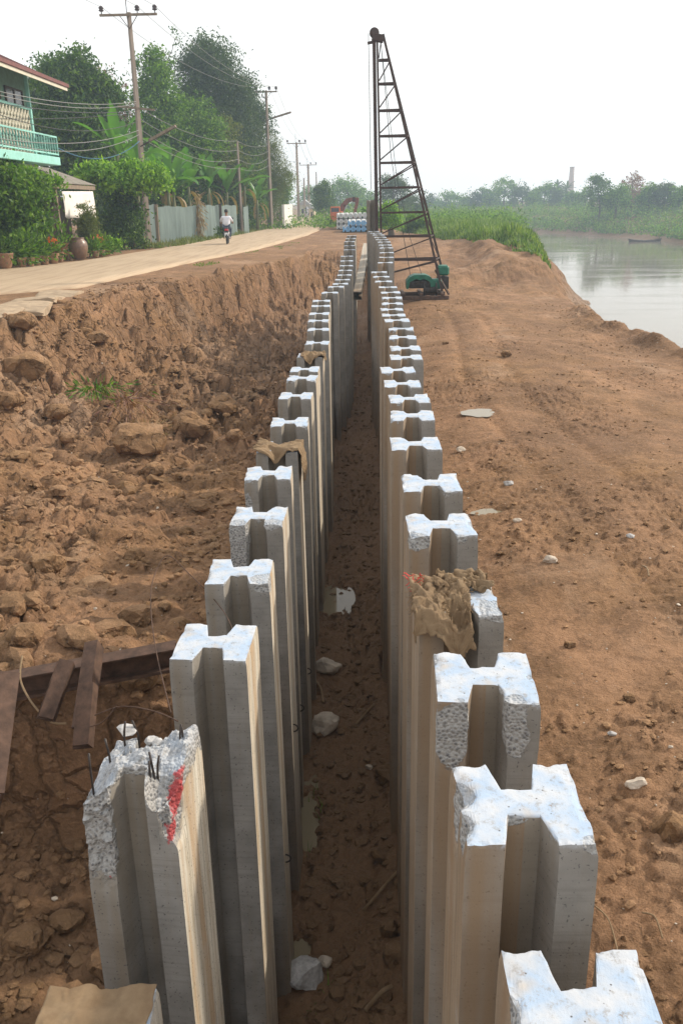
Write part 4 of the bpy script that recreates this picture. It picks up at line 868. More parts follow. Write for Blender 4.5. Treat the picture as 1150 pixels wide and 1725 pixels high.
def palm(x, top, y, seed, label):
    c = D(x, top, y); g_ = zat(c.x, y); t = thing('palm_tree', label, 'palm tree', (c.x, y, g_), 'palms by the chimney'); h = c.z - g_
    MB().tube([(0, 0, -.3), (.2, 0, h * .5), (.1, 0, h - .5)], [.2, .16, .13], 6).build('trunk', M['bark'], t, True); rn = random.Random(seed); V = []; F = []
    for k in range(18):
        a = rn.uniform(0, 6.28); up = rn.uniform(-.2, 1.2); d = Vector((math.cos(a) * math.cos(up), math.sin(a) * math.cos(up), math.sin(up))); p = Vector((.1, 0, h - .5)); s_ = Vector((-math.sin(a), math.cos(a), 0)); o = len(V)
        for j in range(7): wd = .28 * math.sin(PI * (j + .6) / 7.6); V += [(p - s_ * wd - Vector((0, 0, wd * .6)))[:], p[:], (p + s_ * wd - Vector((0, 0, wd * .6)))[:]]; p = p + d * .42; d = (d + Vector((0, 0, -.22))).normalized()
        for j in range(6): q = o + j * 3; F += [(q, q + 1, q + 4, q + 3), (q + 1, q + 2, q + 5, q + 4)]
    mesh_np('crown', np.array(V), np.array(F), M['lf_grey'], t)
palm(938, 310, 222, 1, 'palm tree left of the chimney'); palm(954, 314, 226, 2, 'shorter palm tree close to the chimney'); palm(924, 318, 230, 3, 'lowest palm tree, farthest left of the chimney')
# chimney
M['chim'] = simple('weathered_brick_chimney', (.36, .27, .23), .9, .2, 2, streak=True)
c = D(963.5, 281, 330); g_ = 0; b = D(958.5, 350, 330); t = thing('factory_chimney', 'tall slender brick chimney rising over the far trees', 'chimney', (b.x, 330, g_))
hh = c.z - g_; MB().lathe((0, 0, 0), [(1.15, 0), (.98, hh * .5), (.78, hh * .98)], 16).build('shaft', M['chim'], t, True); MB().lathe((0, 0, 0), [(.80, hh * .975), (.92, hh * .98), (.92, hh), (.6, hh)], 16).build('rim', M['chim'], t)
# bank vegetation
def bank_band(n, fn, cr, nl, leaf, mat, seed, label, name):
    rn = np.random.default_rng(seed); P = fn(rn, n); out = []
    for p in P:
        s = cr * rn.uniform(.5, 1.6); k = int(nl * rn.uniform(.6, 1.3)); q = np.abs(rn.normal(size=(k, 3))) * s; q[:, 0] *= rn.choice([-1, 1], k); q[:, 1] *= rn.choice([-1, 1], k); q[:, 2] *= .75; out.append(p + q)
    o = leaf_mesh(name, np.concatenate(out), leaf, mat, None, .35, seed, droop=-.6); tag(o, label, 'vegetation', kind='stuff')
def farb(rn, n):
    P = []
    while len(P) < n:
        k = rn.integers(len(NEAR) + 2, len(POLY) - 2); a = POLY[k]; b_ = POLY[k + 1]; t_ = rn.uniform(); p = a + (b_ - a) * t_; nn_ = np.array((b_[1] - a[1], -(b_[0] - a[0]))); nn_ = nn_ / np.linalg.norm(nn_); o = rn.uniform(0, 1)**1.3 * 20 + .8
        q = p - nn_ * o; 
        ins, _, _ = river_sd(np.array([q[0]]), np.array([q[1]]))
        if ins[0]: q = p + nn_ * o
        P.append((q[0], q[1], zat(q[0], q[1])))
    return np.array(P)
bank_band(1500, farb, .75, 42, .40, M['lf_mid'], 5, 'green shrubs and creepers covering the far river bank', 'bank_undergrowth')
bank_band(450, farb, .9, 40, .42, M['lf_olive'], 6, 'dry olive grass tussocks on the far river bank', 'bank_grass')
def nearfar(rn, n):
    y = rn.uniform(74, 170, n); x = np.interp(y, [p[1] for p in NEAR[:11]], [p[0] for p in NEAR[:11]]) - rn.uniform(0, 1, n)**1.5 * 22 - .3
    return np.stack([x, y, height(x, y)], 1)
bank_band(900, nearfar, .55, 40, .30, M['lf_mid'], 7, 'green undergrowth beyond the reeds on the near bank', 'undergrowth')
def reeds(name, n, fn, h, seed, mat, label, wd=.022, hf=None):
    rn = np.random.default_rng(seed); x, y = fn(rn, n); z = height(x, y) - .05; n = len(x); H = h * rn.uniform(.35, 1.25, n) * (1 + .75 * fbm(x * .45, y * .3, 3, seed)); H = H * (hf(x, y) if hf else 1); a = rn.uniform(0, 6.28, n); L = rn.uniform(.05, .75, n) * H; w_ = wd * rn.uniform(.6, 1.5, n)
    ox = np.cos(a); oy = np.sin(a); V = []
    for t_, k in ((0, 1.), (.45, 1.), (.8, .6), (1, .05)):
        cx = x + ox * L * t_**2; cy = y + oy * L * t_**2; cz = z + H * t_ * (1 - .18 * t_ * (L / H) * 2); V += [np.stack([cx - oy * w_ * k, cy + ox * w_ * k, cz], 1), np.stack([cx + oy * w_ * k, cy - ox * w_ * k, cz], 1)]
    V = np.stack(V, 1).reshape(-1, 3); b_ = np.arange(n)[:, None] * 8; F = np.concatenate([np.concatenate([b_ + q, b_ + q + 1, b_ + q + 3, b_ + q + 2], 1) for q in (0, 2, 4)])
    o = mesh_np(name, V, F, mat); tag(o, label, 'grass', kind='stuff')
def f1(rn, n):
    y = rn.uniform(39, 78, n); x = rn.uniform(1.6, 15, n); k = (y > 39.5 + np.maximum(0, 7.3 - x) * 6.5 + 2.5 * fbm(x * .9, y * .2, 3, 9)) & (x < np.interp(y, [p[1] for p in NEAR[:11]], [p[0] for p in NEAR[:11]]) + .5); return x[k], y[k]
reeds('reeds', 75000, f1, .72, 3, M['lf_grass'], 'tall bright green reeds growing on the near river bank', .028, lambda x, y: .35 + .65 * ss(0, 1.8, np.interp(y, [p[1] for p in NEAR[:11]], [p[0] for p in NEAR[:11]]) + .5 - x) * ss(0, 7, y - 39.5 - np.maximum(0, 7.3 - x) * 6.5))
def f2(rn, n):
    y = rn.uniform(44, 84, n); xl_ = np.interp(y, RL[:, 1], RL[:, 0]); x = xl_ - rn.uniform(-.15, 1, n)**1.0 * 1.4; k = rn.uniform(0, 1, n) < .4 + .6 * (fbm(x, y, 2, 5) > 0); return x[k], y[k]
reeds('verge_grass', 5200, f2, .34, 4, M['lf_olive'], 'dry grass along the foot of the metal fence', .02)
def f3(rn, n):
    y = rn.uniform(30, 58, n); xr_ = np.interp(y, RR[:, 1], RR[:, 0]); x = xr_ + rn.uniform(.2, 1.0, n); k = fbm(x * .8, y * .35, 2, 7) > .22; return x[k], y[k]
reeds('shoulder_grass', 5000, f3, .09, 5, M['lf_grass'], 'short green grass patches on the road shoulder', .012)
def f4(rn, n):
    P = []
    for (px, py, k) in [(528, 1330, 16), (540, 1365, 10), (525, 1430, 14), (527, 1700, 10), (508, 1610, 12), (546, 1660, 8)]:
        g0 = G(px, py, -2.85); P += [(g0.x + rn.normal() * .025, g0.y + rn.normal() * .04) for _ in range(k)]
    P = np.array(P); return P[:, 0], P[:, 1]
reeds('trench_grass', 10, f4, .13, 6, M['lf_mid'], 'small green grass sprouts on the trench floor', .003)

# dead weeds dumped on the slope
def tuft(px, py, y, n, s, leaf, mat, label, cat, name, seed, asp=.2):
    rr = D(px, py, y); P = np.random.default_rng(seed).normal(size=(n, 3)) * np.array(s); z0 = zat(rr.x, y); o = leaf_mesh(name, P + np.array((0, 0, s[2])), leaf, M[mat], None, asp, seed); o.location = (rr.x, y, z0); tag(o, label, cat, kind='stuff')
tuft(150, 550, 15.5, 260, (.35, .3, .10), .16, 'lf_mid', 'clump of green weeds thrown on the cut slope', 'weeds', 'weed_clump', 1)
tuft(200, 568, 14.8, 380, (.30, .3, .14), .18, 'lf_red', 'heap of rusty brown dead fronds beside the green weeds', 'dead fronds', 'dead_frond_heap', 2, .1)
tuft(238, 592, 14.0, 320, (.25, .25, .13), .16, 'lf_dry', 'pale straw bundle at the right end of the dead fronds', 'straw', 'straw_bundle', 3, .08)

# ------------------------------------------------------------------ house
M['cyan'] = simple('pale_cyan_paint', (.30, .62, .55), .6, .15, 5); M['green_wall'] = simple('faded_green_boards', (.13, .25, .18), .7, .2, 6)
M['cream'] = simple('cream_paint', (.60, .56, .45), .7, .12, 4); M['roof_red'] = simple('maroon_roof_sheet', (.16, .055, .045), .6, .3, 4)
M['dark_wood'] = simple('dark_timber', (.05, .03, .02), .7, .4, 8); M['grey_wood'] = simple('weathered_timber', (.22, .17, .12), .85, .35, 10, streak=True, bump=.4)
M['lattice'] = simple('cream_breeze_block', (.44, .44, .36), .8, .2, 7); M['corr'] = simple('grey_roof_sheet', (.24, .21, .17), .7, .35, 4, bump=.3)
M['tarp'] = simple('white_tarpaulin', (.74, .70, .66), .8, .08, 3); M['glassd'] = simple('dark_window_glass', (.03, .03, .035), .15, .2, 3, spec=.6)
hs = thing('house', 'two-storey house with maroon roof and cyan balcony rail behind the shrubs', 'house', (-15.5, 32, 0))
def H(mb, name, mat, parent=None): o = mb.build(name, M[mat], parent or hs); o.data.transform(Matrix.Translation((15.5, -32, 0))); return o
XW, XB, YE = -13.45, -12.85, 39.0
H(MB().box((XW - 2.6, 28.1, 6.42), (5, 20, 1.44)), 'upper_wall', 'green_wall'); H(MB().box((XW - 2.6, 28.1, 4.55), (4.97, 19.97, 2.3)), 'lower_wall', 'lattice')
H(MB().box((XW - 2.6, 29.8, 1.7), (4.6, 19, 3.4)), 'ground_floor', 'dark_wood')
mb = MB()                                                      # breeze-block relief of the balcony wall
for i in range(56):
    for j in range(6):
        if j < 5: y0 = 20.1 + i * .32; z0 = 3.85 + j * .36; mb.bar((XW - .09, y0, z0), (XW - .03, y0 + .16, z0 + .36), .03, .05); mb.bar((XW - .06, y0 + .32, z0), (XW - .06, y0 + .16, z0 + .36), .03, .05)
H(mb, 'lattice_relief', 'cream')
H(MB().box((XW - .06, 28.1, 5.72), (.12, 19.98, .08)).box((XW - .04, 38.07, 5.4), (.14, .14, 3.4)), 'trim', 'cyan')
for k in range(6):
    w_ = H(MB().box((XW - .08, 36.6 - k * 2.3, 6.02), (.05, 1.7, .52)), 'window', 'glassd'); f = MB()
    for yy_ in (-.85, 0, .85): f.box((XW - .055, 36.6 - k * 2.3 + yy_, 6.02), (.06, .07, .58))
    for zz_ in (-.28, .28): f.box((XW - .055, 36.6 - k * 2.3, 6.02 + zz_), (.06, 1.77, .06))
    H(f, 'window_frame', 'dark_wood', w_); 
H(MB().box((XB - .62, 29.2, 3.78), (1.34, 19.7, .32), None, .02), 'balcony_slab', 'cyan')
mb = MB(); mb.box((XB, 29.2, 4.72), (.06, 19.6, .06)); mb.box((XB, 29.2, 4.05), (.05, 19.6, .05)); mb.box((XB - .62, YE, 4.72), (1.3, .06, .06)); mb.box((XB - .62, YE, 4.05), (1.3, .05, .05))
for i in range(66):
    y0 = 39 - i * .30; mb.bar((XB, y0, 4.0), (XB, y0, 4.72), .03 if i % 5 else .05)
    for s in (0, 1):
        a = .15 * s; mb.bar((XB, y0 - .0, 4.08), (XB, y0 - .15, 4.39), .022); mb.bar((XB, y0 - .15, 4.39), (XB, y0, 4.7), .022); mb.bar((XB, y0 - .30, 4.08), (XB, y0 - .15, 4.39), .022); mb.bar((XB, y0 - .15, 4.39), (XB, y0 - .30, 4.7), .022)
for i in range(4): x0 = XB - 1.25 + i * .29; mb.bar((x0, YE, 4.0), (x0, YE, 4.72), .03); mb.bar((x0, YE, 4.05), (x0 + .29, YE, 4.7), .02); mb.bar((x0 + .29, YE, 4.05), (x0, YE, 4.7), .02)
H(mb, 'balcony_railing', 'cyan')
XE = -12.30
mb = MB(); mb.prism([(0, 0), (-5.2, 2.35), (-10.4, 0), (-10.4, -.08), (-5.2, 2.25), (0, -.08)], (XE, 18, 6.72), (1, 0, 0), (0, 0, 1), (0, 21.6, 0))
for k in range(72): y0 = 18.15 + k * .3; mb.bar((XE + .02, y0, 6.735), (XE - 5.2, y0, 9.085), .05, .03)
mb.box((XE + .02, 28.8, 6.72), (.06, 21.6, .13)); rf = H(mb, 'roof', 'roof_red'); H(MB().box((XE - .03, 28.8, 6.585), (.04, 21.5, .13)).bar((XE - .05, 39.52, 6.6), (XE - 5.2, 39.52, 8.92), .06, .16), 'fascia', 'cream', rf); H(MB().prism([(-.1, -.12), (-5.1, 2.14), (-5.1, 2.12), (-.1, -.14)], (XE, 38.2, 6.72), (1, 0, 0), (0, 0, 1), (0, 1.25, 0)), 'soffit', 'cream', rf)

sd = thing('awning', 'weathered lean-to awning on timber posts in front of the house', 'awning', (-12.6, 38, 0))
def S(mb, name, mat): o = mb.build(name, M[mat], sd); o.data.transform(Matrix.Translation((12.6, -38, 0))); return o
mb = MB(); N = 60; V = []; F = []
for k in range(N + 1):
    yk = 35.5 + 5.8 * k / N; dz_ = .018 * (k % 2)
    V += [(-14.1, yk, 3.62 + dz_), (-12.05, yk, 2.86 + dz_)]
for k in range(N): F.append((2 * k, 2 * k + 1, 2 * k + 3, 2 * k + 2))
ro = mesh_np('roof', np.array(V) + np.array((12.6, -38, 0)), np.array(F), M['corr'], sd, smooth=False); s_m = ro.modifiers.new('s', 'SOLIDIFY'); s_m.thickness = .02
S(MB().box((-12.12, 38.4, 2.74), (.07, 5.7, .16)), 'beam', 'grey_wood')
for yk in (36.2, 40.7): S(MB().bar((-12.2, yk, 0), (-12.25, yk, 2.68), .14, .14), 'post', 'grey_wood')
for yk in (36, 38, 40): S(MB().bar((-12.15, yk, 2.72), (-14.1, yk, 3.48), .07, .1), 'rafter', 'grey_wood')
V = []; F = []
for i in range(15):
    for j in range(9):
        a = D(124 + 54 * i / 14, 322 + (43 + 3 * math.sin(i * .5)) * j / 8 + 1.2 * math.sin(i * 1.3) * (j / 8), 36.4 + 4.2 * i / 14); V.append((-12.02 + .04 * math.sin(i * .9 + j * .3), 36.4 + 4.2 * i / 14, a.z))
for i in range(14):
    for j in range(8): q = i * 9 + j; F.append((q, q + 1, q + 10, q + 9))
tp = mesh_np('tarpaulin', np.array(V), np.array(F), M['tarp']); s_m = tp.modifiers.new('s', 'SOLIDIFY'); s_m.thickness = .01; tag(place(tp, (-12, 41, 2)), 'white tarpaulin sheet hanging from the awning beam', 'tarpaulin')
# wall and clutter in the shade under the awning
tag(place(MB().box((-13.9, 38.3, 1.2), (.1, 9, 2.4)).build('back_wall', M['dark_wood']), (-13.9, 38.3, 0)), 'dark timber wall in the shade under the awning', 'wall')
# shrubs in front of the house
def shrub(label, ells, n, nl, cr, leaf, mat, seed, base, name='shrub', group='shrubs in front of the house', aspect=.5, **kw):
    return tree(name, label, base, ells, n, nl, cr, leaf, mat, seed, .05, group, 'shrub', aspect, 14, kw.get('shell', .3), .5, 'foliage')
c = D(10, 345, 33.5); shrub('large broad-leaved shrub hiding the house at the left edge', [((c.x, c.y, 2.1), (1.3, 1.1, 1.4)), ((c.x + .95, c.y + .6, 2.6), (.75, .6, .6)), ((c.x - 1, c.y - 1, 2.3), (1.3, 1, 1.2)), ((c.x + .5, c.y - .3, .8), (.9, .7, .8))], 420, 70, .24, .20, 'lf_mid', 81, (c.x, c.y, 0))
c = D(22, 292, 35); shrub('lime creeper spilling over the awning roof at the left', [((c.x, c.y, c.z - .1), (1.2, .9, .35)), ((c.x + .9, c.y + .6, c.z - .25), (.6, .5, .25))], 90, 55, .16, .18, 'lf_lime', 82, (c.x, c.y, 0), 'creeper')
c = D(206, 303, 43.5); shrub('bushy lime-topped vine mound beside the power pole', [((c.x + .35, c.y, c.z + .15), (1.3, 1.2, .55)), ((c.x + 1.3, c.y, c.z + .1), (.75, .9, .5)), ((c.x - 1.2, c.y + .3, c.z + .35), (.9, .8, .35))], 330, 75, .24, .21, 'lf_lime', 83, (c.x + .3, c.y, 0), 'vine_mound')
c = D(205, 370, 43); shrub('dark hanging stems and leaves below the lime vine mound', [((c.x, c.y + .3, 1.4), (.85, .7, 1.2)), ((c.x - .1, c.y - .2, .7), (.8, .6, .6))], 190, 50, .22, .18, 'lf_dark', 84, (c.x, c.y, 0), 'vine_mound')
c = D(148, 385, 37.2); shrub('upright yellow-green bamboo plant by the big water jar', [((c.x, c.y, 1.2), (.42, .4, 1.0)), ((c.x + .25, c.y, .7), (.45, .4, .6))], 90, 50, .13, .16, 'lf_olive', 85, (c.x, c.y, 0), 'bamboo_plant', aspect=.2)
for i, (x, y, r_, h_, mt, lb) in enumerate([(228, 400, .55, .5, 'lf_mid', 'low weeds at the foot of the power pole'), (190, 415, .5, .45, 'lf_lime', 'low yellow-green plant left of the pole weeds'), (170, 418, .35, .4, 'lf_mid', 'small green plant by the red flowers'), (250, 408, .3, .22, 'lf_olive', 'dry grass tuft touching the power pole'),
        (75, 385, .5, .9, 'lf_red', 'brown-red croton in front of the left shrub'), (35, 415, .5, .5, 'lf_dark', 'dark leafy plant above the round clay pot'), (85, 412, .5, .5, 'lf_mid', 'green leafy plant amid the row of pots')]):
    c = G(x, y + 14, 0.0) if i > 3 else D(x, y, 41 if x < 215 else 44); c = Vector((min(c.x, -10.9), c.y, 0)); shrub(lb, [((c.x, c.y, h_ * .7), (r_, r_ * .7, h_ * .6))], 40, 42, .12, .13, mt, 90 + i, (c.x, c.y, 0), 'plant', 'low plants along the roadside')
# pots
M['clay'] = simple('clay_pot', (.30, .17, .10), .8, .25, 8); M['jar'] = simple('brown_glazed_jar', (.17, .10, .065), .35, .3, 9, spec=.5)
def pot(px, py, r, h, mat, label, seed, plant='lf_mid', ph=.5, flower=False):
    c = G(px, py, 0.0); t = thing('plant_pot', label, 'plant pot', (c.x, c.y, 0), 'potted plants along the road')
    MB().lathe((0, 0, 0), [(r * .62, 0), (r * .72, h * .1), (r, h * .7), (r * 1.05, h * .9), (r * 1.1, h * .96), (r * 1.1, h), (r * .9, h), (r * .85, h * .9)], 18).build('pot', M[mat], t, True)
    if plant:
        rn_ = np.random.default_rng(seed); P = rn_.normal(size=(190, 3)) * np.array((r * 1.25, r * 1.1, ph * .55)) + np.array((0, -.05, h + ph * .4)); P[:, 2] = np.maximum(P[:, 2], h * .45); leaf_mesh('foliage', P, .19, M[plant], t, .35, seed, droop=-.5)
        if flower: leaf_mesh('flowers', rn_.normal(size=(45, 3)) * np.array((r * .9, r * .8, .08)) + np.array((0, -.15, h + ph * 1.1)), .09, M['flower_red'], t, .8, seed + 1)
for i, a in enumerate([(10, 452, .30, .50, 'clay', 'large round pale clay pot at the left frame edge', 1, 'lf_dark', .5), (38, 450, .17, .32, 'clay', 'small clay pot right of the large round one', 2, 'lf_mid', .6), (52, 449, .16, .3, 'clay', 'third clay pot from the left frame edge', 3, 'lf_mid', .7), (64, 447, .15, .3, 'clay', 'fourth clay pot from the left frame edge', 4, 'lf_dark', .5),
        (76, 446, .18, .32, 'clay', 'clay pot with broad green leaves mid-row', 5, 'lf_mid', .5), (91, 444, .22, .36, 'clay', 'clay pot with orange-red flowers left of the jar', 6, 'lf_mid', .4, True), (102, 441, .16, .36, 'clay', 'narrow clay pot left of the big jar', 7, 'lf_red', .3), (114, 438, .16, .30, 'jar', 'dark pot with sword-shaped leaves beside the big jar', 8, 'lf_mid', .7),
        (162, 434, .15, .26, 'clay', 'clay pot right of the big jar', 9, 'lf_mid', .4), (172, 432, .15, .26, 'clay', 'clay pot with red blooms right of the big jar', 10, 'lf_mid', .4, True), (183, 430, .14, .25, 'clay', 'last small clay pot before the weeds', 11, 'lf_mid', .4)]): pot(*a)
c = G(134, 437, 0.0); t = thing('water_jar', 'big round-bellied brown water jar by the roadside', 'water jar', (c.x, c.y, 0)); MB().lathe((0, 0, 0), [(.20, 0), (.27, .06), (.37, .35), (.385, .5), (.35, .66), (.27, .75), (.25, .78), (.29, .82), (.24, .82), (.2, .7)], 24).build('body', M['jar'], t, True)

# ------------------------------------------------------------------ metal fence
M['zinc'] = simple('weathered_zinc_sheet', (.22, .28, .26), .6, .25, 3, metal=.15, bump=.2, streak=True)
def zinc(a, b, h, label, tilt=0):
    a = Vector(a); b = Vector(b); L = (b - a).length; d = (b - a) / L; n_ = Vector((d.y, -d.x, 0)); k = int(L / .038); V = []; F = []; rn_ = random.Random(int(L * 100))
    for i in range(k + 1):
        p = a + d * (L * i / k) + n_ * (.012 if i % 2 else -.012) + n_ * .02 * math.sin(i * .11); hh_ = h + .03 * math.sin(i * .05) + (.04 if (i // 21) % 2 else 0); V += [p[:], (p + Vector((0, 0, hh_ * .5)) + n_ * .01)[:], (p + Vector((tilt * d.x, tilt * d.y, hh_)))[:]]
    for i in range(k): q = 3 * i; F += [(q, q + 3, q + 4, q + 1), (q + 1, q + 4, q + 5, q + 2)]
    o = mesh_np('fence_panel', np.array(V), np.array(F), M['zinc'], smooth=False); s_ = o.modifiers.new('s', 'SOLIDIFY'); s_.thickness = .004; place(o, a); infence(o)
def gp(px, py): c = G(px, py, 0.0); return (c.x, c.y, -.02)
FN = thing('metal_fence', 'grey-green corrugated zinc fence with timber posts along the road', 'fence', (*G(300, 406, 0.0)[:2], 0))
def infence(o): o.parent = FN; o.location = o.location - FN.location
zinc(gp(205, 414), gp(244, 412), 1.9, 'corrugated zinc fence sheet left of the power pole'); zinc(gp(249, 411), gp(265, 409.5), 2.0, 'narrow zinc sheet directly right of the power pole')
zinc(gp(271, 409), gp(328, 403), 1.9, 'widest corrugated zinc sheet of the fence'); zinc(gp(329, 403), gp(373, 398), 1.95, 'zinc sheet right of the hanging dead leaves'); zinc(gp(375, 398), gp(400, 395), 1.9, 'zinc fence sheet at the thin concrete post'); zinc(gp(412, 393), gp(420, 392), 1.8, 'last short zinc sheet of the fence')
for px, py, lb in [(268, 409.3, 'dark timber gate post in the zinc fence'), (236, 413, 'dark leaning timber post among the vines'), (374, 398.3, 'dark timber fence post behind the motorcyclist')]:
    c = G(px, py, 0.0); infence(place(MB().box((c.x, c.y - .08, 1.0), (.17, .14, 2.05), (0, .02, 0), .01).build('post', M['dark_wood' if px != 268 else 'grey_wood']), c))
c = D(337, 395, 55.5); tuft2 = leaf_mesh('dead_banana_leaves', np.random.default_rng(4).normal(size=(420, 3)) * np.array((.22, .16, .75)) + np.array((0, 0, 1.1)), .34, M['lf_dry'], None, .18, 4, droop=2.5); tuft2.location = (c.x, 55.2, 0); tag(tuft2, 'hanging bunch of dead banana leaves over the zinc fence', 'dead leaves')
M['whitewall'] = simple('whitewashed_wall', (.68, .66, .62), .8, .1, 3)
a = G(478, 384, 0.0); b = G(492, 379, 0.0); tag(place(MB().bar((a.x, a.y, .9), (b.x, b.y, .9), .2, 2.0, (0, 0, 1)).build('gate_wall', M['whitewall']), a), 'short white wall by the road behind the bamboo', 'wall')

# ------------------------------------------------------------------ power poles, lamps, cables
M['pole'] = simple('concrete_pole', (.27, .22, .18), .85, .25, 6, streak=True); M['insul'] = simple('brown_porcelain', (.05, .03, .03), .3, .2, 5); M['cable'] = simple('black_cable', (.05, .05, .05), .6, .1, 3); M['cablegrey'] = simple('grey_cable', (.22, .22, .21), .6, .1, 3); M['cableblue'] = simple('blue_cable', (.03, .13, .20), .6, .1, 3)
def pole(px, pyb, y, ytop, label, arm=1.75, small=False, w_=.2, base=None, spike=True, lamp=None, crossz=None):
    b = base or G(px, pyb, 0.0); b = Vector((b.x, y, 0)); s = abs(ray(px, ytop).y); top = D(px, ytop, y).z; t = thing('power_pole' if not small else 'utility_post', label, 'power pole' if not small else 'post', (b.x, y, 0), 'poles along the road')
    mb = MB(); n = 4; mb.prism([(-w_ * .65, -w_ * .5), (w_ * .65, -w_ * .5), (w_ * .65, w_ * .5), (-w_ * .65, w_ * .5)], (0, 0, -.5), (1, 0, 0), (0, 1, 0), (0, 0, .6))
    mb.v = mb.v; m2 = MB().tube([(0, 0, -.4), (0, 0, top * .5), (0, 0, top)], [w_ * .78, w_ * .66, w_ * .5], 4); m2.build('shaft', M['pole'], t)
    if not small:
        z = top - .12; ar = MB().box((0, -w_ * .6, z), (arm * 2, .10, .10)); ar.build('crossarm', M['grey_wood'], t)
        MB().bar((-.45, -w_ * .6, z), (0, -w_ * .6, z - .6), .03).bar((.45, -w_ * .6, z), (0, -w_ * .6, z - .6), .03).build('brace', M['rustdark'], t)
        for xx in (-arm * .93, arm * .32, arm * .93): MB().lathe((xx, -w_ * .6, z + .05), [(.025, 0), (.025, .10), (.11, .12), (.13, .16), (.08, .20), (.12, .24), (.12, .28), (.06, .34), (.02, .36)], 10).build('insulator', M['insul'], t, True)
        if spike: MB().tube([(-.1, 0, top - .3), (-.1, 0, top + 1.0)], .02, 5).build('lightning_rod', M['rustdark'], t)
    for (x0, x1, zz0, zz1) in (crossz or []): MB().bar((x0, -w_ * .7, zz0), (x1, -w_ * .7, zz1), .07, .09).build('bracket', M['grey_wood'], t)
    if lamp: MB().bar((0, -.1, lamp[0]), (lamp[1], -.3, lamp[2]), .05, .05).build('lamp_arm', M['rustdark'], t); MB().bar((lamp[1] * .25, -.15, lamp[0] + (lamp[2] - lamp[0]) * .25 + .05), (lamp[1], -.3, lamp[2] + .05), .22, .12).build('street_light', M['grey_wood'], t)
    return t, top
pA, tA = pole(252, 414, 46.6, 20, 'tallest nearest power pole with three insulators beside the vine mound', 1.38, crossz=[(-.9, .9, 6.6, 5.6 + .8)], lamp=(4.75, 1.9, 5.6), w_=.21)
pB, tB = pole(457, 385, 77, 152, 'second power pole half hidden by the bamboo', .9, w_=.21, lamp=(8.4, 2.0, 8.9), spike=False)
pC, tC = pole(494.5, 374, 112, 240, 'third power pole with its crossarm against the sky', 1.15, w_=.23)
pD, tD = pole(502, 369, 150, 277, 'fourth and farthest power pole with crossarm', 1.4, w_=.3)
pE, tE = pole(405, 393, 66, 238, 'thin square concrete post at the end of the zinc fence', small=True, w_=.15)
pF, tF = pole(456.5, 384, 88, 347, 'short white boundary post below the bamboo', small=True, w_=.12)
pG, tG = pole(499, 371, 132, 300, 'plain thin pole between the third and fourth power poles', small=True, w_=.2)
pH, tH = pole(509, 368, 170, 290, 'plain thin pole right beyond the fourth power pole', small=True, w_=.2)
def cable(a, b, sag, r, label, mat='cable', group='overhead cables'):
    a = Vector(a); b = Vector(b); pts = [a.lerp(b, k / 16) - Vector((0, 0, sag * 4 * (k / 16) * (1 - k / 16))) for k in range(17)]; o = MB().tube(pts, r, 5).build('overhead_cable', M[mat], None, True); place(o, a); tag(o, label, 'cable', group)
def arm_pt(t, top, x): return (t.location.x + x, t.location.y, top + .25)
for k, (xa, xb, xc_, xd) in enumerate([(-1.28, -.84, -1.07, -1.3), (.44, .29, .37, .45), (1.28, .84, 1.07, 1.3)]):
    nm = ('left', 'middle', 'right')[k]
    cable(arm_pt(pA, tA, xa), arm_pt(pB, tB, xb), .8, .012, 'high-voltage line from the %s insulator of the tallest pole to the second' % nm, 'cablegrey')
    cable(arm_pt(pB, tB, xb), arm_pt(pC, tC, xc_), .8, .012, 'high-voltage line from the %s insulator of the second pole to the third' % nm, 'cablegrey')
    cable(arm_pt(pC, tC, xc_), arm_pt(pD, tD, xd), .7, .015, 'high-voltage line from the %s insulator of the third pole to the fourth' % nm, 'cablegrey')
    cable(arm_pt(pA, tA, xa), (pA.location.x + xa - 1.5, 4, tA + .6), .8, .011, 'high-voltage line leaving the %s insulator of the tallest pole over the house' % nm, 'cablegrey')
xA, yA = pA.location.x, pA.location.y
for i, (pz, px2, py2, y2, sg, mt, lb) in enumerate([(6.8, -10, 152, 30, .25, 'cablegrey', 'upper of the grey cables drooping to the house wall'), (6.7, -10, 158, 30, .3, 'cablegrey', 'second grey cable drooping to the house wall'), (6.4, -10, 172, 30, .2, 'cable', 'thin cable crossing in front of the lattice wall'),
        (5.5, -10, 232, 29, .35, 'cablegrey', 'thick grey cable crossing the balcony rail low'), (5.3, -10, 238, 29, .5, 'cablegrey', 'lowest grey cable passing under the balcony rail'), (5.9, -10, 190, 32, .5, 'cable', 'black cable sagging over the balcony'),
        (5.0, 60, 225, 39, .9, 'cableblue', 'dark blue cable sagging behind the vine mound'), (6.3, -10, 200, 34, .1, 'cable', 'thin black cable from the pole to the balcony corner')]):
    cable((xA, yA - .15, pz), D(px2, py2, y2), sg, .014 if mt != 'cableblue' else .022, lb, mt)
for i, (z0, z1, z2, sg) in enumerate([(6.6, 6.2, 6.6, .5), (6.1, 5.6, 6.1, .6), (5.6, 5.0, 5.6, .7), (5.2, 4.4, 5.0, .5)]):
    nm = ('topmost', 'second', 'third', 'lowest')[i]
    cable((xA, yA, z0), (pE.location.x, pE.location.y, z1), sg, .014, nm + ' low cable from the tallest pole to the thin concrete post', 'cablegrey')
    cable((pE.location.x, pE.location.y, z1), (pB.location.x, pB.location.y, z2), sg * .6, .014, nm + ' low cable from the thin concrete post to the second pole', 'cablegrey')
    cable((pB.location.x, pB.location.y, z2), (pC.location.x, pC.location.y, z2 + .2), sg, .016, nm + ' low cable from the second pole to the third', 'cablegrey')

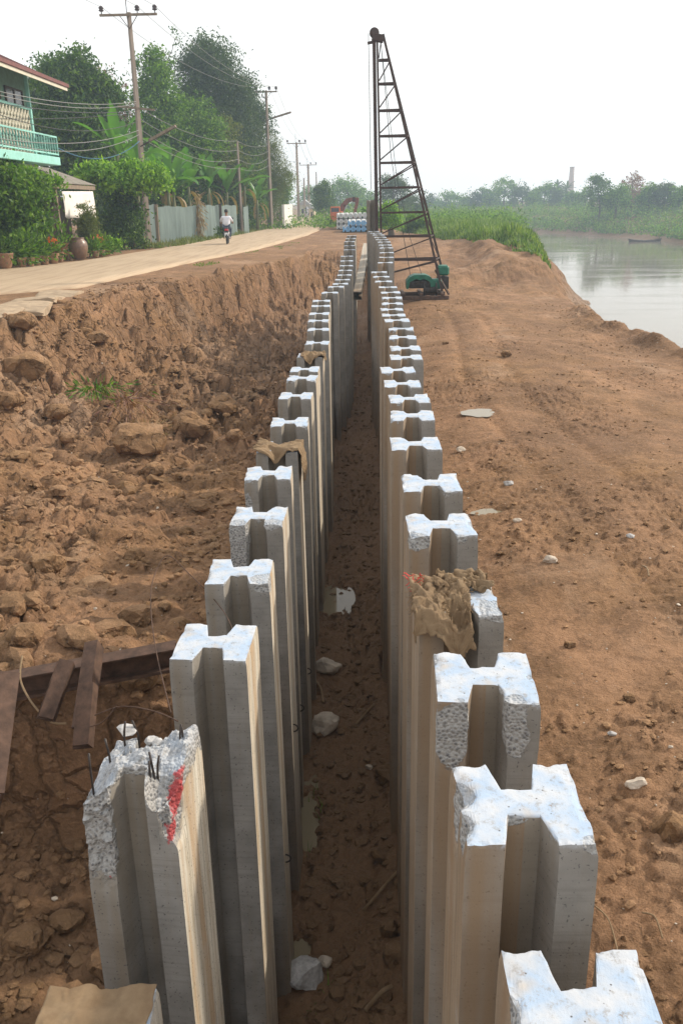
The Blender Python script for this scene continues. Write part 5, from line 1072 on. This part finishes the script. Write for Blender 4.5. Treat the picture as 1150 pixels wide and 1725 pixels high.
# ------------------------------------------------------------------ broken road slabs at the edge
M['slab'] = simple('dirty_broken_concrete', (.36, .27, .18), .9, .3, 5, bump=.5)
for i, (x1, y1, x2, y2, tl, lb) in enumerate([(-6, 533, 28, 532, .10, 'broken road slab jutting out at the left frame edge'), (30, 528, 52, 515, .02, 'tilted broken road slab second from the left edge'), (54, 512, 80, 498, -.04, 'broken road slab third from the left edge'), (82, 500, 112, 492, .0, 'rightmost broken road slab against the clay bank')]):
    a = G(x1, y1, -.02); b = G(x2, y2, -.02); m_ = (a + b) / 2; L = max(.55, (b - a).length * .95); an = math.atan2(b.y - a.y, b.x - a.x)
    V, Fa = rock(200 + i, 1, (1, 1, 1), 3, .05); V = np.clip(V * 1.6, -1, 1) * np.array((L / 2, .5, .075)); V[:, 2] += .006 * fbm3(V, 8, 2, 3)
    o = mesh_np('concrete_slab', V, Fa, M['slab'], smooth=False); o.location = (m_.x - .15, m_.y + .35, -.045 - .015 * i); o.rotation_euler = (tl, .06 * (-1)**i, an); tag(o, lb, 'concrete slab', 'broken slabs at the road edge')

# ------------------------------------------------------------------ piling rig
YR = 28.0
M['green_paint'] = simple('worn_green_paint', (.012, .13, .08), .5, .35, 6); M['grime'] = simple('oily_black_iron', (.03, .024, .02), .6, .5, 12)
zg = zat(2, YR); rig = thing('piling_rig', 'tall rusty lattice piling rig with mast and sloping back leg', 'piling rig', (.5, YR, zg))
def RG(mb, name, mat, parent=None, sm=False): o = mb.build(name, M[mat], parent or rig, sm); o.data.transform(Matrix.Translation((-.5, -YR, -zg))); return o
topz = D(632, 62, YR).z
def DX(px, py): return D(px, py, YR)
m0 = DX(631.5, 66); m1 = DX(637, 470); m1z = zg + .15
mastx = lambda z: m0.x + (m1.x - m0.x) * (m0.z - z) / (m0.z - m1.z)
RG(MB().bar((mastx(m1z) - .03, YR, m1z), (m0.x - .03, YR, m0.z), .10, .14, (0, 1, 0)), 'leader', 'rustdark')
RG(MB().bar((mastx(m1z) + .12, YR - .12, m1z), (m0.x + .06, YR - .05, m0.z), .055, .06, (0, 1, 0)).bar((mastx(m1z) + .12, YR + .12, m1z), (m0.x + .06, YR + .05, m0.z), .055, .06, (0, 1, 0)), 'inner_rail', 'rustdark')
lt = DX(645, 58); lb_ = DX(748, 487)
def leg(z, s):                                   # back leg, two chords that spread downwards
    t_ = (lt.z - z) / (lt.z - lb_.z); return Vector((lt.x + (lb_.x - lt.x) * t_ + s * .12 * t_, YR + s * (.06 + .55 * t_), z))
for s in (-1, 1): RG(MB().bar(leg(lt.z, s), leg(lb_.z if s > 0 else lb_.z, s), .065, .065, (0, 1, 0)), 'back_leg', 'rustdark')
hl = [101, 141, 186, 229, 274, 316, 358, 398, 437]; prevz = m0.z
zs_ = [DX(670, y).z for y in hl]
for i, z in enumerate(zs_):
    L_ = Vector((mastx(z) + .1, YR, z))
    mb = MB()
    for s in (-1, 1): mb.bar(L_ + Vector((0, s * .08, 0)), leg(z, s), .045 if i < 6 else .04, .06)
    mb.bar(leg(z, -1), leg(z, 1), .04); RG(mb, 'cross_beam', 'rustdark')
    mb = MB(); nz = z - .06; pz_ = zs_[i + 1] if i + 1 < len(zs_) else z - .55
    for s in (-1, 1):
        if i < 4 and s > 0: continue
        mb.bar(Vector((mastx(pz_) + .1, YR + s * .08, pz_ + .08)), leg(nz, s), .032, .032)
    mb.bar(leg(z, -1), leg(pz_, 1), .02); RG(mb, 'diagonal', 'rustdark')
RG(MB().bar(Vector((mastx(zs_[0]) + .1, YR, zs_[0] + .06)), Vector((lt.x - .05, YR, lt.z - .1)), .03), 'diagonal', 'rustdark')
q90 = Matrix.Rotation(PI / 2, 3, 'X')
hd = RG(MB().box((m0.x + .08, YR, m0.z + .03), (.34, .22, .20), (0, .2, 0), .02).bar((m0.x - .22, YR, m0.z - .10), (m0.x + .02, YR, m0.z - .06), .07), 'head_block', 'rustdark')
RG(MB().lathe((m0.x - .02, YR + .06, m0.z + .16), [(.13, 0), (.14, .01), (.115, .04), (.115, .08), (.14, .11), (.13, .12)], 20, q90), 'pulley', 'rustdark', hd, True)
cx = DX(624, 200).x
RG(MB().tube([(m0.x - .19, YR, m0.z + .16), (cx, YR, 2.3)], .009, 5), 'hoist_cable', 'cable')
RG(MB().tube([(m0.x + .15, YR, m0.z + .1), DX(658, 260), DX(676, 380), DX(692, 470)], .009, 5).tube([(m0.x + .14, YR, m0.z + .1), DX(668, 300), DX(690, 400), DX(712, 470)], .008, 5), 'winch_cable', 'cable')
e0 = DX(681, 484); 
def skid(x0, x1, yo): return MB().box(((x0 + x1) / 2, YR + yo, zg + .06), (x1 - x0, .14, .12), None, .01)
xs0, xs1 = DX(672, 490).x - .2, DX(752, 490).x
for yo in (-.75, .6): RG(skid(xs0, xs1, yo), 'skid_beam', 'rust')
for xx in (xs0 + .3, (xs0 + xs1) / 2, xs1 - .2): RG(MB().box((xx, YR - .1, zg + .16), (.10, 1.5, .08), None, .01), 'skid_tie', 'rust')
hx0, hx1 = DX(683, 480).x, DX(727, 480).x; zt = DX(700, 461).z; zb_ = DX(700, 484).z; h_ = zt - zb_
prof = [(0, 0), (0, h_ * .55), (.10, h_ * .85), (.24, h_), (hx1 - hx0 - .24, h_), (hx1 - hx0 - .08, h_ * .85), (hx1 - hx0, h_ * .55), (hx1 - hx0, 0), (hx1 - hx0 - .06, 0), (hx1 - hx0 - .10, h_ * .5), (hx1 - hx0 - .3, h_ * .72), ((hx1 - hx0) / 2, h_ * .62), (.3, h_ * .72), (.10, h_ * .5), (.06, 0)]
RG(MB().prism(prof, (hx0, YR - .55, zb_), (1, 0, 0), (0, 0, 1), (0, .7, 0)), 'engine_hood', 'green_paint')
mb = MB().box(((hx0 + hx1) / 2, YR - .18, zb_ + h_ * .32), (hx1 - hx0 - .14, .6, h_ * .6), None, .03)
for k in range(4): mb.lathe((hx0 + .16 + k * .18, YR - .46, zb_ + .16), [(.085, 0), (.085, .05), (.03, .06)], 14, q90)
RG(mb, 'engine_block', 'grime'); bx0, bx1 = DX(735, 470).x, DX(755, 470).x; bz = DX(745, 447).z
RG(MB().box(((bx0 + bx1) / 2, YR + .1, (bz + zb_) / 2 + .18), (bx1 - bx0, .6, bz - zb_ - .36), None, .05), 'radiator_housing', 'green_paint'); RG(MB().box(((bx0 + bx1) / 2, YR - .0, zb_ + .14), (bx1 - bx0 - .03, .5, .36)), 'radiator_base', 'grime')
RG(MB().box((hx1 + .09, YR - .3, zb_ + .13), (.34, .4, .30), None, .04).lathe((hx1 + .05, YR - .48, zb_ + .14), [(.10, 0), (.10, .05), (.04, .06)], 14, q90), 'gearbox', 'green_paint')
RG(MB().lathe((DX(722, 488).x, YR - .5, zg + .28), [(.22, -.2), (.22, -.17), (.10, -.16), (.10, .16), (.22, .17), (.22, .2)], 18, Matrix.Rotation(PI / 2, 3, 'Y')), 'winch_drum', 'grime', None, True)
RG(MB().bar(DX(733, 455), DX(752, 492) + Vector((0, -.7, 0)), .05, .05), 'strut', 'rust')
# pile being driven and pile lying in the trench
a = D(618.5, 340, 28.4); b = D(635, 340, 28.4); pt = Vector(((a.x + b.x) / 2, 28.55, a.z + .05)); V, top_, side_, ag, rd = pile_mesh(77, length=4.6); V[:, 2] *= 1.35
dp = mesh_np('driven_pile', V, np.array(top_ + side_), M['concE'], attrs={'agg': ag, 'red': rd}, smooth=False); dp.location = pt; tag(dp, 'brown concrete pile standing taller than its row, hanging at the rig mast', 'concrete pile', GR)
V, top_, side_, ag, rd = pile_mesh(78); a = D(606, 476, 25.5); b = D(617.5, 415, 30.5); lp = mesh_np('leaning_pile', V, np.array(top_ + side_), M['concL'], attrs={'agg': ag, 'red': rd}, smooth=False)
d_ = (b - a).normalized(); lp.rotation_euler = d_.to_track_quat('Z', 'X').to_euler(); lp.scale = (.62, .62, (b - a).length * 1.3 / 3.3); lp.location = b; tag(lp, 'clean pale concrete pile lying slanted at the trench end', 'concrete pile')

# ------------------------------------------------------------------ stacked piles, excavator
M['bluec'] = simple('blue_painted_pile_end', (.20, .42, .70), .8, .15, 6); M['palec'] = simple('pale_precast_concrete', (.55, .56, .56), .8, .12, 5)
def Hprism(L=6.0):
    xs = [-.175, -.072, -.045, .045, .072, .175]; hh_ = [HW, HW, .062, .062, HW, HW]; poly = [(x, -h) for x, h in zip(xs, hh_)] + [(x, h) for x, h in zip(xs[::-1], hh_[::-1])]
    return MB().prism(poly, (0, 0, 0), (1, 0, 0), (0, 0, 1), (0, L, 0)), MB().prism(poly, (0, -.012, 0), (1, 0, 0), (0, 0, 1), (0, .009, 0))
def stack(x0, y0, z0, cols, rows, end, group, where, off=0.0, L=6.0, shift=.12):
    for r_ in range(rows):
        for c_ in range(cols - (1 if r_ else 0) * off):
            t = thing('stacked_pile', '%s pile from the left, %s, in %s' % (ORD[c_ + 1], ('bottom layer', 'second layer', 'third layer', 'fourth layer')[r_], where), 'concrete pile', (x0 + c_ * .37 + r_ * off * .37, y0 + .05 * ((c_ * 7 + r_) % 3), z0 + .18 + r_ * .40), group)
            a_, b_ = Hprism(L); a_.build('shaft', M['palec'], t); b_.build('painted_end', M[end], t)
zs0 = 0.0
c = D(577, 384, 64); stack(c.x + .18, 64, zs0, 6, 2, 'bluec', 'blue-ended piles stacked beyond the trench', 'the blue-ended stack', 1)
c = D(566, 380, 71); stack(c.x + .2, 71.5, zs0, 8, 3, 'palec', 'white-ended piles stacked behind the blue ones', 'the white-ended stack', 0)
for (xx, yy_) in ((-1.2, 64.6), (-1.2, 68.8)): tag(place(MB().box((xx + .9, yy_, zs0 - .02), (2.6, .14, .10)).build('timber_dunnage', M['grey_wood']), (xx, yy_, 0)), 'timber bearer under the %s end of the blue-ended stack' % ('near' if yy_ < 66 else 'rear'), 'timber')
M['orange'] = simple('faded_orange_paint', (.50, .12, .04), .6, .25, 5); M['brownboom'] = simple('rusty_brown_boom', (.20, .07, .05), .7, .3, 5)
YX = 84.0; ex = thing('excavator', 'orange excavator with raised arched brown boom behind the stacked piles', 'excavator', (D(575, 370, YX).x, YX, 0))
def EX(mb, name, mat, parent=None): o = mb.build(name, M[mat], parent or ex); o.data.transform(Matrix.Translation((-ex.location.x, -YX, 0))); return o
P_ = lambda x, y: D(x, y, YX)
EX(MB().box(P_(568, 363) + Vector((0, 0, -.1)), (1.1, 2.4, .95), None, .08), 'body', 'orange'); cb = EX(MB().box(P_(565, 359.5) + Vector((0, -.6, .1)), (.9, 1.1, 1.0), None, .06), 'cab', 'orange'); EX(MB().box(P_(565, 359) + Vector((0, -1.16, .15)), (.7, .03, .6)), 'window', 'glassd', cb)
for yo in (-.9, .9): EX(MB().box(P_(570, 374) + Vector((0, yo, 0)), (2.6, .5, .7), None, .2), 'track', 'grime')
bm_ = [P_(572, 364), P_(578, 346), P_(586, 337), P_(597, 335.5)]
mb = MB()
for k in range(3): mb.bar(bm_[k], bm_[k + 1] + (bm_[k + 1] - bm_[k]) * .08, .45 - .05 * k, .4, (0, 1, 0))
EX(mb, 'boom', 'brownboom'); EX(MB().bar(P_(602, 336.5), P_(597, 360), .3, .34, (0, 1, 0)).bar(P_(594, 336), P_(604, 337), .42, .4, (0, 1, 0)), 'arm', 'brownboom'); EX(MB().bar(P_(575, 362), P_(584, 345), .12, .12), 'hydraulic_ram', 'palec')
EX(MB().prism([(0, 0), (.9, .1), (.8, .5), (.2, .7), (0, .5)], P_(592, 372) + Vector((0, -.4, 0)), (1, 0, 0), (0, 0, 1), (0, .8, 0)), 'bucket', 'brownboom')
# far houses
M['cream2'] = simple('cream_wall', (.62, .52, .36), .8, .1, 2); M['greyroof'] = simple('grey_tin_roof', (.30, .30, .30), .6, .2, 3)
def far_house(x0, x1, yt, yb, y, wall, roofm, label, rh=.9):
    a = D(x0, yb, y); b = D(x1, yt, y); t = thing('far_house', label, 'house', ((a.x + b.x) / 2, y, 0), 'houses at the far end of the road'); W = b.x - a.x; h = b.z
    MB().box((0, 2, h / 2), (W, 4, h)).build('wall', M[wall], t); MB().prism([(-W / 2 - .3, 0), (W / 2 + .3, 0), (0, rh)], (0, -.4, h + .004), (1, 0, 0), (0, 0, 1), (0, 4.8, 0)).build('roof', M[roofm], t)
    MB().box((-W * .2, -.02, h * .5), (W * .2, .05, h * .35)).build('window', M['glassd'], t); MB().box((W * .2, -.02, h * .35), (W * .22, .05, h * .65)).build('door', M['dark_wood'], t)
far_house(515, 529, 352, 368, 126, 'cream2', 'greyroof', 'small cream house at the far bend of the road', .4); far_house(505, 521, 345, 368, 142, 'lattice', 'greyroof', 'grey-roofed house behind the far power poles', .8)
far_house(531, 541, 358, 368, 150, 'whitewall', 'greyroof', 'pale shed just right of the cream house', .3)

# ------------------------------------------------------------------ motorcyclist
c = G(383, 412, 0.0); mc = thing('motorcycle', 'small red and black motorcycle ridden away along the road', 'motorcycle', (c.x, c.y, 0.02), rz=R(6))
M['tyre'] = simple('black_rubber', (.02, .02, .02), .8, .2, 5); M['redp'] = simple('red_plastic', (.5, .02, .03), .35, .1, 4); M['blackp'] = simple('black_plastic', (.03, .03, .035), .4, .1, 4); M['chrome'] = simple('dull_chrome', (.5, .5, .5), .3, .1, 4, metal=.9); M['plate'] = simple('white_plate', (.8, .85, .9), .5, .05, 4)
qy = Matrix.Rotation(PI / 2, 3, 'Y')
def torus(c0, Rm, r_, n=26, k=8):
    pts = []; mb = MB(); V = []; F = []
    for i in range(n):
        a = 2 * PI * i / n
        for j in range(k): b_ = 2 * PI * j / k; rr = Rm + r_ * math.cos(b_); V.append((c0[0] + r_ * math.sin(b_), c0[1] + rr * math.cos(a), c0[2] + rr * math.sin(a)))
    for i in range(n):
        for j in range(k): F.append((i * k + j, ((i + 1) % n) * k + j, ((i + 1) % n) * k + (j + 1) % k, i * k + (j + 1) % k))
    return mb.add(V, F)
for yw in (-.02, 1.22):
    w_ = thing('wheel', None, None); w_.parent = mc; torus((0, yw, .29), .25, .045).build('tyre', M['tyre'], w_, True); rb = MB().lathe((-.02, yw, .29), [(.04, 0), (.04, .04)], 12, qy)
    for k in range(10): a = 2 * PI * k / 10; rb.bar((0, yw, .29), (0, yw + .22 * math.cos(a), .29 + .22 * math.sin(a)), .01)
    rb.build('rim', M['chrome'], w_)
MB().box((0, .25, .62), (.20, .75, .22), None, .06).box((0, .62, .42), (.20, .45, .34), None, .06).box((0, 1.0, .70), (.16, .22, .45), (.35, 0, 0), .05).build('body', M['blackp'], mc)
MB().box((0, .18, .78), (.24, .72, .09), None, .04).build('seat', M['blackp'], mc); MB().box((0, -.17, .70), (.19, .08, .12), None, .03).build('tail_light', M['redp'], mc); MB().box((0, -.22, .50), (.17, .012, .15)).build('number_plate', M['plate'], mc); MB().box((0, -.16, .58), (.16, .25, .03), (-.5, 0, 0)).build('rear_mudguard', M['blackp'], mc)
for s in (-1, 1): MB().tube([(s * .11, .02, .62), (s * .11, -.02, .32)], .022, 8).build('shock_absorber', M['chrome'], mc, True); MB().tube([(s * .07, 1.05, .85), (s * .07, 1.22, .3)], .02, 8).build('fork', M['chrome'], mc, True); MB().tube([(s * .2, .98, 1.02), (s * .27, .95, 1.22)], .006, 5).box((s * .29, .95, 1.25), (.11, .02, .08), None, .01).build('mirror', M['blackp'], mc)
MB().tube([(-.33, .88, 1.0), (-.12, 1.0, 1.02), (.12, 1.0, 1.02), (.33, .88, 1.0)], .016, 8).build('handlebar', M['blackp'], mc, True); MB().tube([(.13, .7, .28), (.14, .3, .26), (.15, -.1, .33)], [.025, .04, .045], 10).build('exhaust', M['chrome'], mc, True); MB().box((0, 1.08, .93), (.2, .14, .18), None, .05).build('headlight_cowl', M['redp'], mc)
# rider: one skinned body
M['skin'] = simple('brown_skin', (.24, .12, .07), .6, .1, 5); M['shirt'] = simple('white_shirt', (.66, .66, .72), .85, .08, 5); M['jeans'] = simple('dark_blue_jeans', (.06, .08, .12), .85, .2, 8); M['hair'] = simple('black_hair', (.012, .01, .01), .6, .2, 20)
def skinned(name, verts, edges, radii, mat, parent, lv=2, root=0):
    me = bpy.data.meshes.new(name); me.from_pydata([tuple(v) for v in verts], edges, []); o = link(bpy.data.objects.new(name, me), parent); s_ = o.modifiers.new('skin', 'SKIN')
    for i, r_ in enumerate(radii): me.skin_vertices[0].data[i].radius = (r_, r_) if not hasattr(r_, '__len__') else r_
    me.skin_vertices[0].data[root].use_root = True; sb = o.modifiers.new('sub', 'SUBSURF'); sb.levels = lv; sb.render_levels = lv; me.materials.append(mat); s_.use_smooth_shade = True; return o
rd_ = thing('person', 'rider in white shirt and dark trousers leaning right on the motorcycle', 'person', mc.location, rz=R(6))
v = [(0, .22, .88), (0, .24, 1.02), (.01, .28, 1.18), (.02, .31, 1.30), (.02, .335, 1.40), (.02, .35, 1.47), (.02, .36, 1.55), (.02, .365, 1.62)]; e = [(i, i + 1) for i in range(7)]; rr_ = [(.15, .12), (.14, .10), (.155, .11), (.13, .09), (.055, .055), (.065, .075), (.085, .10), (.065, .075)]
for s in (-1, 1):
    o = len(v); v += [(s * .17, .31, 1.30), (s * .28, .45, 1.12), (s * .31, .68, 1.05), (s * .31, .82, 1.03)]; e += [(3, o), (o, o + 1), (o + 1, o + 2), (o + 2, o + 3)]; rr_ += [.06, .047, .036, .03]
    hnd = o + 3
    for k, (dx, L) in enumerate([(-.033, .055), (-.012, .062), (.01, .058), (.03, .048)]):
        o2 = len(v); v += [(s * .31 + dx, .87, 1.04), (s * .31 + dx, .87 + L * .5, 1.035), (s * .31 + dx, .87 + L * .5, 1.0)]; e += [(hnd, o2), (o2, o2 + 1), (o2 + 1, o2 + 2)]; rr_ += [.011, .009, .008]
    o2 = len(v); v += [(s * .31 - s * .045, .84, 1.01), (s * .31 - s * .05, .87, .985)]; e += [(hnd, o2), (o2, o2 + 1)]; rr_ += [.011, .009]
    o = len(v); v += [(s * .10, .24, .86), (s * .19, .60, .78), (s * .17, .55, .42), (s * .16, .53, .30), (s * .17, .66, .27)]; e += [(0, o), (o, o + 1), (o + 1, o + 2), (o + 2, o + 3), (o + 3, o + 4)]; rr_ += [.09, .07, .045, .04, .03]
skinned('body', v, e, rr_, M['skin'], rd_)
sv = [(0, .22, .86), (0, .24, 1.02), (.01, .28, 1.18), (.02, .31, 1.31), (.02, .33, 1.36)]; se = [(0, 1), (1, 2), (2, 3), (3, 4)]; sr = [(.20, .16), (.20, .15), (.215, .155), (.18, .125), (.065, .065)]
for s in (-1, 1): o = len(sv); sv += [(s * .18, .31, 1.30), (s * .26, .41, 1.16), (s * .285, .50, 1.10)]; se += [(3, o), (o, o + 1), (o + 1, o + 2)]; sr += [.09, .08, .07]
skinned('shirt', sv, se, sr, M['shirt'], rd_)
tv = [(0, .22, .87)]; te = []; trr = [(.16, .13)]
for s in (-1, 1): o = len(tv); tv += [(s * .10, .25, .86), (s * .19, .60, .78), (s * .17, .55, .42), (s * .16, .535, .33)]; te += [(0, o), (o, o + 1), (o + 1, o + 2), (o + 2, o + 3)]; trr += [.105, .085, .06, .055]
skinned('trousers', tv, te, trr, M['jeans'], rd_)
V, Fa = rock(3, 1, (1, 1, 1), 3, .03); V = V / np.linalg.norm(V, axis=1)[:, None] * np.array((.092, .108, .105)) + np.array((.02, .35, 1.615)); V[:, 2] = np.maximum(V[:, 2], 1.545); mesh_np('hair', V, Fa, M['hair'], rd_)
V, Fa = rock(3, 1, (1, 1, 1), 2, .03); 
for s in (-1, 1): MB().box((.02 + s * .092, .365, 1.56), (.02, .035, .055), None, .008).build('ear', M['skin'], rd_)
MB().box((.02, .475, 1.56), (.03, .04, .045), None, .01).build('nose', M['skin'], rd_)
o = leaf_mesh('vegetable_bundle', np.random.default_rng(2).normal(size=(160, 3)) * np.array((.14, .14, .12)), .14, M['lf_dark'], None, .4, 2); o.location = mc.location + Vector((-.38, .25, .62)); tag(o, 'dark leafy bundle hanging at the left side of the motorcycle', 'bundle')
# people far down the road
for i, (px, py) in enumerate([(508.5, 371), (515, 369)]):
    c = G(px, py + 1.5, 0.0); t = thing('person', ('left' if not i else 'right') + ' one of two tiny people standing far down the road', 'person', (c.x, 118, 0))
    vv = [(0, 0, .9), (0, 0, 1.15), (0, 0, 1.4), (0, 0, 1.5), (0, 0, 1.62)]; ee = [(0, 1), (1, 2), (2, 3), (3, 4)]; r3 = [(.15, .11), (.14, .10), (.15, .1), .05, .1]
    for s in (-1, 1): k = len(vv); vv += [(s * .1, 0, .85), (s * .11, .02, .45), (s * .11, 0, .06), (s * .2, 0, 1.38), (s * .25, .02, 1.1), (s * .26, .08, .82)]; ee += [(0, k), (k, k + 1), (k + 1, k + 2), (2, k + 3), (k + 3, k + 4), (k + 4, k + 5)]; r3 += [.085, .06, .045, .05, .04, .03]
    skinned('body', vv, ee, r3, M['jeans' if i else 'shirt'], t, 1)
# small boat at the far bank
c = G(1085, 407, WATER_Z); bt = thing('rowing_boat', 'low dark wooden boat moored at the far bank', 'boat', (c.x, c.y, WATER_Z)); V = []; F = []
for k in range(11):
    t_ = k / 10 * 2 - 1; w_ = .55 * (1 - t_ * t_)**.6 + .03; V += [(t_ * 2.2, -w_, .18 + .25 * t_ * t_), (t_ * 2, -w_ * .5, -.1), (t_ * 2, w_ * .5, -.1), (t_ * 2.2, w_, .18 + .25 * t_ * t_)]
for k in range(10):
    for j in range(3): q = k * 4 + j; F.append((q, q + 4, q + 5, q + 1))
hl_ = mesh_np('hull', np.array(V), np.array(F), M['dark_wood'], bt); s_ = hl_.modifiers.new('s', 'SOLIDIFY'); s_.thickness = .05; MB().box((0, 0, .15), (.25, .95, .04)).box((1.2, 0, .2), (.25, .8, .04)).build('thwart', M['grey_wood'], bt)

# ------------------------------------------------------------------ haze
HZ = dict(x=(-170, 230), y=(-40, 380), z=(-6.2, 24))
mb = MB().box(((HZ['x'][0] + HZ['x'][1]) / 2, (HZ['y'][0] + HZ['y'][1]) / 2, (HZ['z'][0] + HZ['z'][1]) / 2), (HZ['x'][1] - HZ['x'][0], HZ['y'][1] - HZ['y'][0], HZ['z'][1] - HZ['z'][0]))
hm = bpy.data.materials.new('haze'); hm.use_nodes = True; n_ = hm.node_tree; n_.nodes.clear(); pv = n_.nodes.new('ShaderNodeVolumePrincipled'); pv.inputs['Color'].default_value = (.64, .82, 1, 1); pv.inputs['Density'].default_value = .0014; pv.inputs['Anisotropy'].default_value = .3
oo = n_.nodes.new('ShaderNodeOutputMaterial'); n_.links.new(pv.outputs[0], oo.inputs['Volume']); hz = mb.build('haze', hm); tag(hz, 'pale river haze between the near piles and the far bank', 'haze', kind='stuff')
